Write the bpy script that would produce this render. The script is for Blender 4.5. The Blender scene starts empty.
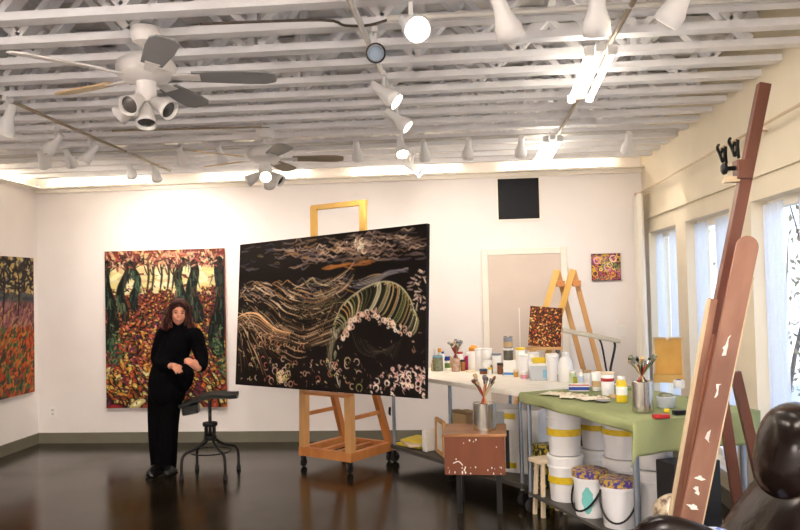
import bpy, bmesh, math, random
import numpy as np
from mathutils import Vector, Matrix, Euler
random.seed(7); RNG=np.random.default_rng(7)
S=bpy.context.scene; COL=S.collection
PI=math.pi

# ------------------------------------------------------------------ camera
PITCH,YAW,ROLL,FPX=.0296,.0884,-.0235,780.0
EYE=Vector((0,0,1.7))
def cam_axes():
    cy,sy=math.cos(YAW),math.sin(YAW); cp,sp=math.cos(PITCH),math.sin(PITCH)
    fw=Vector((-sy*cp,cy*cp,sp)); rt=Vector((cy,sy,0)); up=rt.cross(fw)
    r=rt*math.cos(ROLL)+up*math.sin(ROLL); u=-rt*math.sin(ROLL)+up*math.cos(ROLL)
    return fw,r,u
FW,RT,UP=cam_axes()
cd=bpy.data.cameras.new('camera'); cam=bpy.data.objects.new('camera',cd); COL.objects.link(cam)
cd.sensor_width=36; cd.lens=FPX/800*36; cd.clip_start=.05; cd.clip_end=200
M=Matrix((RT,UP,-FW)).transposed().to_4x4(); M.translation=EYE; cam.matrix_world=M
S.camera=cam
def ray(x,y): return FW+RT*((x-400)/FPX)+UP*((265-y)/FPX)
def atZ(x,y,z): d=ray(x,y); return EYE+d*((z-EYE.z)/d.z)      # point of a horizontal plane
def atY(x,y,Y): d=ray(x,y); return EYE+d*(Y/d.y)              # point of a plane parallel to the back wall
def atX(x,y,X): d=ray(x,y); return EYE+d*(X/d.x)              # point of a plane parallel to the side walls
def atP(x,y,p,n): d=ray(x,y); return EYE+d*((Vector(p)-EYE).dot(n)/d.dot(n))

# ------------------------------------------------------------------ materials
def lin(c):
    return tuple(((v/255)/12.92 if v/255<=.04045 else ((v/255+.055)/1.055)**2.4) for v in c)
MC={}
def mat(name,rgb,rough=.5,metal=0,var=.08,scale=8,bump=0,bscale=40,spec=.5,trans=0,alpha=1,rgb2=None,coat=0,stretch=None,sheen=0,contrast=None):
    if name in MC: return MC[name]
    m=bpy.data.materials.new(name); m.use_nodes=True; nt=m.node_tree; N=nt.nodes; L=nt.links
    b=N['Principled BSDF']; c=lin(rgb)
    b.inputs['Roughness'].default_value=rough; b.inputs['Metallic'].default_value=metal
    b.inputs['Specular IOR Level'].default_value=spec
    b.inputs['Transmission Weight'].default_value=trans; b.inputs['Alpha'].default_value=alpha
    b.inputs['Coat Weight'].default_value=coat
    tc=N.new('ShaderNodeTexCoord'); mp=N.new('ShaderNodeMapping'); L.new(tc.outputs['Object'],mp.inputs['Vector'])
    if stretch: mp.inputs['Scale'].default_value=stretch
    nz=N.new('ShaderNodeTexNoise'); nz.inputs['Scale'].default_value=scale; nz.inputs['Detail'].default_value=5
    L.new(mp.outputs['Vector'],nz.inputs['Vector'])
    cr=N.new('ShaderNodeValToRGB'); L.new(nz.outputs['Fac'],cr.inputs['Fac'])
    lo,hi=contrast or (.3,.7)
    cr.color_ramp.elements[0].position=lo; cr.color_ramp.elements[1].position=hi
    c2=lin(rgb2) if rgb2 else tuple(min(1,v*(1+var)) for v in c)
    c1=c if rgb2 else tuple(v*(1-var) for v in c)
    cr.color_ramp.elements[0].color=(*c1,1); cr.color_ramp.elements[1].color=(*c2,1)
    L.new(cr.outputs['Color'],b.inputs['Base Color'])
    if bump:
        bp=N.new('ShaderNodeBump'); bp.inputs['Strength'].default_value=bump; bp.inputs['Distance'].default_value=.01
        n2=N.new('ShaderNodeTexNoise'); n2.inputs['Scale'].default_value=bscale; L.new(mp.outputs['Vector'],n2.inputs['Vector'])
        L.new(n2.outputs['Fac'],bp.inputs['Height']); L.new(bp.outputs['Normal'],b.inputs['Normal'])
    MC[name]=m; return m
def emit(name,rgb,strength):
    if name in MC: return MC[name]
    m=bpy.data.materials.new(name); m.use_nodes=True; nt=m.node_tree; nt.nodes.clear()
    o=nt.nodes.new('ShaderNodeOutputMaterial'); e=nt.nodes.new('ShaderNodeEmission')
    e.inputs['Color'].default_value=(*lin(rgb),1); e.inputs['Strength'].default_value=strength
    nt.links.new(e.outputs[0],o.inputs[0]); MC[name]=m; return m
def sheer_mat():
    m=bpy.data.materials.new('sheer_fabric'); m.use_nodes=True; nt=m.node_tree; N=nt.nodes; L=nt.links; N.clear()
    o=N.new('ShaderNodeOutputMaterial'); a=N.new('ShaderNodeBsdfTranslucent'); b=N.new('ShaderNodeBsdfTransparent'); d=N.new('ShaderNodeBsdfDiffuse')
    tc=N.new('ShaderNodeTexCoord'); nz=N.new('ShaderNodeTexNoise'); nz.inputs['Scale'].default_value=60
    L.new(tc.outputs['Object'],nz.inputs['Vector']); cr=N.new('ShaderNodeValToRGB'); L.new(nz.outputs['Fac'],cr.inputs['Fac'])
    cr.color_ramp.elements[0].color=(.72,.76,.84,1); cr.color_ramp.elements[1].color=(.86,.89,.95,1)
    L.new(cr.outputs['Color'],a.inputs['Color']); L.new(cr.outputs['Color'],d.inputs['Color'])
    b.inputs['Color'].default_value=(1,1,1,1)
    m1=N.new('ShaderNodeMixShader'); m1.inputs[0].default_value=.35; L.new(a.outputs[0],m1.inputs[1]); L.new(d.outputs[0],m1.inputs[2])
    m2=N.new('ShaderNodeMixShader'); m2.inputs[0].default_value=.22; L.new(m1.outputs[0],m2.inputs[1]); L.new(b.outputs[0],m2.inputs[2])
    L.new(m2.outputs[0],o.inputs[0]); return m
def glass_mat():
    m=bpy.data.materials.new('clear_glass'); m.use_nodes=True; nt=m.node_tree; N=nt.nodes; L=nt.links; N.clear()
    o=N.new('ShaderNodeOutputMaterial'); g=N.new('ShaderNodeBsdfGlossy'); t=N.new('ShaderNodeBsdfTransparent'); f=N.new('ShaderNodeLayerWeight')
    f.inputs['Blend'].default_value=.5; pw=N.new('ShaderNodeMath'); pw.operation='POWER'; pw.inputs[1].default_value=4
    ml=N.new('ShaderNodeMath'); ml.operation='MULTIPLY_ADD'; ml.inputs[1].default_value=.4; ml.inputs[2].default_value=.03
    L.new(f.outputs['Facing'],pw.inputs[0]); L.new(pw.outputs[0],ml.inputs[0])
    g.inputs['Roughness'].default_value=.02
    mx=N.new('ShaderNodeMixShader'); L.new(ml.outputs[0],mx.inputs[0]); L.new(t.outputs[0],mx.inputs[1]); L.new(g.outputs[0],mx.inputs[2])
    L.new(mx.outputs[0],o.inputs[0]); return m
def paint_mat():
    m=bpy.data.materials.new('oil_paint'); m.use_nodes=True; nt=m.node_tree; N=nt.nodes; L=nt.links
    b=N['Principled BSDF']; b.inputs['Roughness'].default_value=.55; b.inputs['Specular IOR Level'].default_value=.15
    a=N.new('ShaderNodeAttribute'); a.attribute_name='paint'
    L.new(a.outputs['Color'],b.inputs['Base Color'])
    nz=N.new('ShaderNodeTexNoise'); nz.inputs['Scale'].default_value=120; bp=N.new('ShaderNodeBump'); bp.inputs['Strength'].default_value=.25; bp.inputs['Distance'].default_value=.004
    L.new(nz.outputs['Fac'],bp.inputs['Height']); L.new(bp.outputs['Normal'],b.inputs['Normal'])
    return m
SHEER=sheer_mat(); GLASS=glass_mat(); PAINT=paint_mat()

WALLM=mat('wall_paint',(240,233,229),.6,var=.02,scale=3,bump=.08,bscale=90)
CREAM=mat('cream_wall_paint',(232,220,196),.6,var=.03,scale=3,bump=.06,bscale=90)
TRIMW=mat('trim_paint',(240,232,218),.4,var=.02)
DOORM=mat('door_paint',(212,196,182),.45,var=.03,scale=4)
BASEM=mat('baseboard_rubber',(112,108,92),.5,var=.06,scale=6)
TRUSSM=mat('truss_paint',(244,243,246),.55,var=.05,scale=5,bump=.1,bscale=60)
DECKM=mat('deck_board',(222,216,208),.7,rgb2=(246,243,240),scale=2.2,stretch=(1,4,1))
PURLM=mat('purlin_paint',(226,222,220),.6,var=.08)
WOOD=mat('pine_wood',(198,146,88),.5,rgb2=(214,166,108),scale=6,stretch=(1,1,.15),bump=.1)
YWOOD=mat('yellow_pine',(200,154,74),.5,rgb2=(214,172,96),scale=6,stretch=(1,1,.15))
OWOOD=mat('orange_wood',(176,106,52),.5,rgb2=(200,134,74),scale=7,stretch=(1,1,.2),bump=.1)
BWOOD=mat('brown_stained_wood',(96,52,36),.4,rgb2=(124,72,52),scale=6,stretch=(1,1,.12),bump=.1)
PWOOD=mat('worn_brown_board',(116,74,54),.45,rgb2=(160,116,94),scale=4,stretch=(1,1,.3),contrast=(.4,.62))
EDGEW=mat('pale_edge_wood',(206,184,150),.5)
STEEL=mat('brushed_steel',(200,196,188),.22,1,var=.05,scale=30,stretch=(1,1,.1))
GALV=mat('galvanised_steel',(150,158,170),.38,.85,var=.1,scale=12)
BLACKM=mat('black_metal',(16,15,15),.4,.1,spec=.35)
DARKM=mat('dark_iron',(38,34,32),.4,.6,var=.2,scale=20)
RUBBER=mat('black_rubber',(22,22,22),.7)
WPLAST=mat('white_plastic',(240,238,234),.35,var=.02)
WENAM=mat('white_enamel',(238,236,236),.3,var=.02)
FANM=mat('fan_white',(226,222,220),.35,var=.03)
GREYB=mat('grey_blade',(140,140,142),.5,var=.05)
WBLADE=mat('maple_blade',(214,182,136),.45,var=.08,stretch=(1,1,1))
LEATHER=mat('black_leather',(12,8,7),.2,var=.25,scale=5,bump=.3,bscale=11,spec=.25,rgb2=(26,15,11))
BLACKCL=mat('black_knit',(9,8,12),.95,var=.3,scale=60,bump=.3,bscale=160,spec=.08)
BLACKTR=mat('black_trouser_cloth',(8,7,9),.9,var=.3,scale=40,spec=.08)
SKIN=mat('skin',(230,160,130),.5,var=.06,scale=20,spec=.3)
HAIR=mat('auburn_hair',(32,12,9),.6,rgb2=(84,32,20),scale=30,stretch=(1,1,.3),bump=.6,bscale=60)
SHOE=mat('black_shoe_leather',(14,12,12),.35)
LIP=mat('lip',(150,60,56),.4); EYEM=mat('dark_eye',(30,20,18),.2); TEETH=mat('teeth',(236,226,212),.3)
CLOTH=mat('green_cloth',(138,145,102),.85,rgb2=(152,157,112),scale=3,bump=.15,bscale=70,spec=.1)
CLOTHD=mat('green_cloth_hem',(128,156,96),.85,rgb2=(140,166,106),scale=3,spec=.1)
WTOP=mat('white_laminate',(244,238,226),.4,rgb2=(232,220,200),scale=9,contrast=(.45,.8))
SHELFM=mat('wire_shelf_grey',(86,82,76),.5,.3)
REDM=mat('red_plastic',(176,40,36),.4); BLUEM=mat('blue_plastic',(36,66,150),.35); YELM=mat('yellow_plastic',(232,200,40),.4)
TAPE=mat('yellow_tape',(226,196,28),.5,rgb2=(206,170,20),scale=30); PINKM=mat('magenta_plastic',(186,44,98),.35)
ORANGEM=mat('orange_plastic',(222,146,48),.4); TEALM=mat('pale_blue_label',(120,178,206),.5); GREENM=mat('green_plastic',(96,130,60),.45)
GREYM=mat('grey_can',(136,138,150),.35,.4); BROWNG=mat('brown_jar',(120,72,42),.3); CLEARP=mat('cloudy_plastic',(226,232,236),.25,trans=.35,var=.02)
JARG=mat('grey_green_jar',(140,138,112),.25,rgb2=(96,104,84),scale=40); CARDB=mat('cardboard',(196,164,118),.8,var=.06)
PAPERY=mat('yellow_paper',(226,204,70),.7,rgb2=(216,186,52),scale=10); PAPERW=mat('white_paper',(240,236,228),.8,var=.02)
CREAMP=mat('cream_plank',(226,206,176),.6,var=.05)
PURPLE=mat('purple_paint',(70,50,130),.5,rgb2=(196,160,50),scale=45,contrast=(.45,.55)); SPLAT=mat('paint_splatter',(54,60,40),.5,rgb2=(206,176,60),scale=40,contrast=(.5,.58))
BLUEPAT=mat('blue_white_pattern',(40,90,190),.5,rgb2=(232,238,246),scale=38,contrast=(.46,.54))
BAGM=mat('plastic_bag',(196,178,150),.3,rgb2=(92,66,50),scale=26,contrast=(.42,.62)); GLASSY=mat('dark_glass',(13,14,22),.45,spec=.15)
SPOUT=mat('aqua_paint_stain',(120,196,190),.4)
def floor_mat():
    m=bpy.data.materials.new('polished_dark_concrete'); m.use_nodes=True; nt=m.node_tree; N=nt.nodes; L=nt.links; b=N['Principled BSDF']
    tc=N.new('ShaderNodeTexCoord'); nz=N.new('ShaderNodeTexNoise'); nz.inputs['Scale'].default_value=1.1; nz.inputs['Detail'].default_value=8; nz.inputs['Roughness'].default_value=.6
    L.new(tc.outputs['Object'],nz.inputs['Vector']); cr=N.new('ShaderNodeValToRGB'); L.new(nz.outputs['Fac'],cr.inputs['Fac'])
    cr.color_ramp.elements[0].position=.35; cr.color_ramp.elements[1].position=.7
    cr.color_ramp.elements[0].color=(.007,.005,.0035,1); cr.color_ramp.elements[1].color=(.026,.019,.010,1)
    L.new(cr.outputs['Color'],b.inputs['Base Color'])
    r2=N.new('ShaderNodeMapRange'); L.new(nz.outputs['Fac'],r2.inputs[0]); r2.inputs[1].default_value=.3; r2.inputs[2].default_value=.7; r2.inputs[3].default_value=.12; r2.inputs[4].default_value=.24
    L.new(r2.outputs[0],b.inputs['Roughness']); b.inputs['Specular IOR Level'].default_value=.34; b.inputs['Specular Tint'].default_value=(1,.88,.62,1)
    return m
FLOORM=floor_mat()

# ------------------------------------------------------------------ mesh builder
class MB:
    def __init__(s): s.v=[]; s.f=[]
    def add(s,vs,fs,M=None):
        o=len(s.v)
        for p in vs:
            p=Vector(p); s.v.append(M@p if M is not None else p)
        for f in fs: s.f.append([i+o for i in f])
        return s
    def box(s,c,d,rot=None):
        x,y,z=[q/2 for q in d]
        vs=[(-x,-y,-z),(x,-y,-z),(x,y,-z),(-x,y,-z),(-x,-y,z),(x,-y,z),(x,y,z),(-x,y,z)]
        M=Matrix.Translation(Vector(c))
        if rot is not None: M=M@(rot.to_4x4() if isinstance(rot,Matrix) else Euler(rot).to_matrix().to_4x4())
        return s.add(vs,[(0,3,2,1),(4,5,6,7),(0,1,5,4),(1,2,6,5),(2,3,7,6),(3,0,4,7)],M)
    def beam(s,p,q,w,h,up=(0,0,1)):
        p,q=Vector(p),Vector(q); d=(q-p); L=d.length; d.normalize(); u=Vector(up)
        if abs(d.dot(u))>.98: u=Vector((0,1,0))
        a=d.cross(u).normalized(); b=a.cross(d).normalized()
        return s.box((p+q)/2,(w,L,h),Matrix((a,d,b)).transposed())
    def tube(s,pts,r,n=10,caps=True,smooth=0):
        pts=[Vector(p) for p in pts]
        rs=[r]*len(pts) if not isinstance(r,(list,tuple)) else list(r)
        if smooth:
            P=[];R=[]
            for i in range(len(pts)-1):
                p0=pts[max(i-1,0)];p1=pts[i];p2=pts[i+1];p3=pts[min(i+2,len(pts)-1)]
                for k in range(smooth):
                    t=k/smooth
                    P.append(.5*((2*p1)+(p2-p0)*t+(2*p0-5*p1+4*p2-p3)*t*t+(3*p1-p0-3*p2+p3)*t**3)); R.append(rs[i]*(1-t)+rs[i+1]*t)
            P.append(pts[-1]);R.append(rs[-1]);pts,rs=P,R
        o=len(s.v); prev=None
        for i,p in enumerate(pts):
            d=(pts[min(i+1,len(pts)-1)]-pts[max(i-1,0)]).normalized()
            if prev is None:
                a=d.cross(Vector((0,0,1)))
                if a.length<.05: a=d.cross(Vector((0,1,0)))
            else: a=prev-d*prev.dot(d)
            a.normalize(); b=d.cross(a); prev=a
            for k in range(n):
                t=2*PI*k/n; s.v.append(p+(a*math.cos(t)+b*math.sin(t))*rs[i])
        for i in range(len(pts)-1):
            for k in range(n):
                a0=o+i*n+k; a1=o+i*n+(k+1)%n; s.f.append([a0,a1,a1+n,a0+n])
        if caps:
            s.f.append([o+k for k in range(n)][::-1]); s.f.append([o+(len(pts)-1)*n+k for k in range(n)])
        return s
    def lathe(s,prof,c=(0,0,0),n=20,M=None,caps=True):
        T=Matrix.Translation(Vector(c))
        if M is not None: T=T@M
        o=len(s.v)
        for r,z in prof:
            for k in range(n):
                t=2*PI*k/n; s.v.append(T@Vector((r*math.cos(t),r*math.sin(t),z)))
        for i in range(len(prof)-1):
            for k in range(n):
                a0=o+i*n+k; a1=o+i*n+(k+1)%n; s.f.append([a0,a1,a1+n,a0+n])
        if caps:
            s.f.append([o+k for k in range(n)][::-1]); s.f.append([o+(len(prof)-1)*n+k for k in range(n)])
        return s
    def prism(s,poly,t0,t1,M=None):      # outline in local x,z ; thickness along y
        n=len(poly); vs=[(x,t0,z) for x,z in poly]+[(x,t1,z) for x,z in poly]
        fs=[list(range(n)),list(range(n,2*n))[::-1]]+[[i,i+n,(i+1)%n+n,(i+1)%n] for i in range(n)]
        return s.add(vs,fs,M)
    def ball(s,c,r,n=12,m=8,M=None):
        r=(r,r,r) if not isinstance(r,(tuple,list)) else r
        vs=[];fs=[]
        for i in range(1,m):
            ph=PI*i/m
            for k in range(n):
                t=2*PI*k/n; vs.append((r[0]*math.sin(ph)*math.cos(t),r[1]*math.sin(ph)*math.sin(t),r[2]*math.cos(ph)))
        top=len(vs); vs.append((0,0,r[2])); vs.append((0,0,-r[2]))
        for i in range(m-2):
            for k in range(n): fs.append([i*n+k,(i+1)*n+k,(i+1)*n+(k+1)%n,i*n+(k+1)%n])
        for k in range(n): fs.append([top,k,(k+1)%n]); fs.append([top+1,(m-2)*n+(k+1)%n,(m-2)*n+k])
        T=Matrix.Translation(Vector(c))
        if M is not None: T=T@M
        return s.add(vs,fs,T)
    def build(s,name,m,parent=None,bevel=0,smooth=True,angle=40,loc=None,rotz=None):
        me=bpy.data.meshes.new(name); me.from_pydata([tuple(v) for v in s.v],[],s.f)
        me.materials.append(m)
        bm=bmesh.new(); bm.from_mesh(me); bmesh.ops.recalc_face_normals(bm,faces=bm.faces); bm.to_mesh(me); bm.free()
        if smooth:
            for p in me.polygons: p.use_smooth=True
            me.set_sharp_from_angle(angle=math.radians(angle))
        me.update()
        o=bpy.data.objects.new(name,me); COL.objects.link(o)
        if parent is not None: o.parent=parent
        if loc is not None: o.location=loc
        if rotz is not None: o.rotation_euler=(0,0,rotz)
        if bevel:
            b=o.modifiers.new('bevel','BEVEL'); b.width=bevel; b.segments=2; b.limit_method='ANGLE'
        return o
def tag(o,label,cat,group=None,kind=None):
    if label: o['label']=label
    if cat: o['category']=cat
    if group: o['group']=group
    if kind: o['kind']=kind
    return o
def thing(name,label,cat,loc=(0,0,0),rz=0,group=None,rot=None):
    o=bpy.data.objects.new(name,None); o.empty_display_size=.05; COL.objects.link(o)
    o.location=loc; o.rotation_euler=rot if rot is not None else (0,0,rz)
    return tag(o,label,cat,group)
def struct(o): o['kind']='structure'; return o
def rotto(d):    # rotation taking local +z to direction d
    return Vector((0,0,1)).rotation_difference(Vector(d).normalized()).to_matrix().to_4x4()
def ball_prof(r,z0,h,n=6): return [(r*math.cos(t*PI/2/n),z0+h*math.sin(t*PI/2/n)) for t in range(n)]+[(.0005,z0+h)]

# ------------------------------------------------------------------ the room
D=8.7; XL,XR=-5.03,1.9; YB=-2.6; HT=3.01; HD=3.42
struct(MB().box(((XL+XR)/2,(D+YB)/2,-.05),(XR-XL+.6,D-YB+.4,.1)).build('floor',FLOORM,smooth=False))
struct(MB().box(((XL+XR)/2,D+.1,1.75),(XR-XL+.4,.2,3.5)).build('wall_back',WALLM,smooth=False))
struct(MB().box((XL-.1,(D+YB)/2,1.75),(.2,D-YB,3.5)).build('wall_left',WALLM,smooth=False))
struct(MB().box(((XL+XR)/2,YB-.1,1.75),(XR-XL+.4,.2,3.5)).build('wall_front',WALLM,smooth=False))
# right wall with tall glazed openings
WINS=[(8.44,7.36),(7.03,5.88),(5.44,4.30),(3.85,2.75),(2.3,1.2)]
ZW0,ZW1=.28,2.225
w=MB(); edges=[D]+[e for a in WINS for e in a]+[YB]
for i in range(0,len(edges),2):
    a,b=edges[i],edges[i+1]; w.box((XR+.1,(a+b)/2,1.75),(.2,a-b,3.5))
for a,b in WINS:
    w.box((XR+.1,(a+b)/2,ZW0/2),(.2,a-b,ZW0)); w.box((XR+.1,(a+b)/2,(ZW1+3.5)/2),(.2,a-b,3.5-ZW1))
struct(w.build('wall_right',CREAM,smooth=False))
for i,(a,b) in enumerate(WINS):
    m=(a+b)/2; f=MB()
    fx=XR+.13
    for y in (a-.025,b+.025): f.box((fx,y,(ZW0+ZW1)/2),(.06,.05,ZW1-ZW0))
    f.box((fx,m,(ZW0+ZW1)/2),(.06,.10,ZW1-ZW0))
    for z in (ZW0+.03,ZW1-.03): f.box((fx,m,z),(.058,a-b,.06))
    wn=struct(f.build('window_%d'%(i+1),TRIMW,smooth=False))
    g=MB()
    for y0,y1 in ((a-.05,m+.05),(m-.05,b+.05)): g.box((fx,(y0+y1)/2,(ZW0+ZW1)/2),(.006,y0-y1,ZW1-ZW0-.12))
    g.build('pane',GLASS,wn,smooth=False)
    s=MB().box((XR-.012,m,ZW0-.02),(.05,a-b+.1,.04)).build('windowsill',TRIMW,wn,smooth=False)
struct(MB().box((XR-.012,(D+1)/2,2.385),(.024,D-1,.03)).build('trim_1',CREAM,smooth=False))
# baseboards, cornice
struct(MB().box(((XL+XR)/2,D-.01,.06),(XR-XL,.02,.12)).build('baseboard_back',BASEM,smooth=False))
struct(MB().box((XL+.01,(D+YB)/2,.06),(.02,D-YB-.05,.12)).build('baseboard_left',BASEM,smooth=False))
struct(MB().box((XR-.01,(D+YB)/2,.06),(.02,D-YB-.05,.12)).build('baseboard_right',BASEM,smooth=False))
f=MB().box(((XL+XR)/2,D-.03,2.925),(XR-XL,.06,.05)); f.box(((XL+XR)/2,D-.085,2.945),(XR-XL,.17,.012))
struct(f.build('trim_2',TRIMW,smooth=False))
struct(MB().box((XL+.085,7.2,2.945),(.17,2.6,.012)).build('trim_4',TRIMW,smooth=False))
# door in the back wall with casing
dx0,dx1,dz=.205,1.0,2.04
dr=struct(MB().box(((dx0+dx1)/2,D-.012,dz/2),(dx1-dx0,.024,dz)).build('door_1',DOORM,smooth=False))
MB().box((.535,D-.028,1.0),(.012,.008,.9)).build('door_bead',TRIMW,dr,smooth=False)
MB().lathe([(.012,0),(.012,.03),(.028,.04),(.03,.06),(.02,.07)],(.94,D-.024,.98),16,Matrix.Rotation(PI/2,4,'X')).build('door_knob',STEEL,dr)
t=MB(); t.box((dx0-.035,D-.018,(dz+.07)/2),(.07,.036,dz+.07)); t.box((dx1+.035,D-.018,(dz+.07)/2),(.07,.036,dz+.07)); t.box(((dx0+dx1)/2,D-.018,dz+.035),(dx1-dx0,.036,.07))
struct(t.build('trim_3',TRIMW,smooth=False,bevel=.006))
# ceiling: roof deck, purlins, and flat open-web trusses
dk=MB(); yy=YB
k=0
while yy<D:
    dk.box(((XL+XR)/2,yy+.14,HD+.02+.004*(k%2)),(XR-XL+.4,.275,.03)); yy+=.28; k+=1
dk.box(((XL+XR)/2,(D+YB)/2,HD+.09),(XR-XL+.4,D-YB+.4,.06))
struct(dk.build('ceiling',DECKM,smooth=False))
n=0; ty=8.224
random.seed(3)
while ty>-2.3:
    b=MB(); b.box(((XL+XR)/2,ty,HT+.02),(XR-XL,.089,.04)); b.box(((XL+XR)/2,ty,HD-.022),(XR-XL,.089,.04))
    if ty>1.6:
        x=XL+.12+.11*(n%3); up=True; i=0
        while x<XR-.3:
            st=.30
            z0,z1=(HT+.04,HD-.042)
            p,q=((x,ty,z0),(x+st,ty,z1)) if up else ((x,ty,z1),(x+st,ty,z0))
            b.beam(p,q,.085,.036,(0,0,1)) ; x+=st; up=not up
            i+=1
            if i%6==0: b.box((x+.05,ty,(z0+z1)/2),(.036,.08,z1-z0)); x+=.10
    struct(b.build('ceiling_truss',TRUSSM,smooth=False)); ty-=.336; n+=1
for x in np.arange(XL+.35,XR,.74):
    struct(MB().box((float(x),4.8,HD-.10),(.04,7.6,.085)).build('ceiling_purlin',PURLM,smooth=False))
# the outside beyond the glass
struct(MB().box((XR+6.2,4,-.3),(12,22,.1)).build('ground',mat('pale_gravel',(190,186,178),.9,var=.1,scale=20),smooth=False))
LEAFM=mat('outside_leaves',(96,92,62),.7,rgb2=(168,150,112),scale=20)
BARK=mat('outside_bark',(90,74,62),.9)
for i,(x,y,h,lab) in enumerate([(3.6,9.6,2.6,'bare brownish bush outside, beyond the window nearest the back corner'),(3.5,7.4,2.9,'bare brownish bush outside, beyond the middle window'),(3.4,5.7,3.0,'bare brownish bush outside, behind the right-hand window panes'),(3.3,3.9,2.6,'bare brownish bush outside, seen past the tall brown easel')]):
    t=thing('garden_bush',lab,'bush',(x,y,-.25),group='bushes outside the windows')
    st=MB(); lf=MB()
    for j in range(7):
        a=2*PI*j/7; top=(.55*math.cos(a),.55*math.sin(a),h*random.uniform(.7,1))
        st.tube([(0,0,0),(.2*math.cos(a),.2*math.sin(a),h*.4),top],[.03,.02,.006],6)
        for q in range(55):
            f=random.uniform(.2,1); c=Vector((top[0]*f+random.gauss(0,.18),top[1]*f+random.gauss(0,.18),top[2]*f+random.gauss(0,.12)))
            R=Euler((random.random()*6,random.random()*6,random.random()*6)).to_matrix()
            lf.add([c+R@Vector(p) for p in ((-.04,0,0),(0,.022,.006),(.05,0,0),(0,-.022,.006))],[(0,1,2,3)])
    st.build('stem',BARK,t); lf.build('leaves',LEAFM,t,smooth=False)

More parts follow.
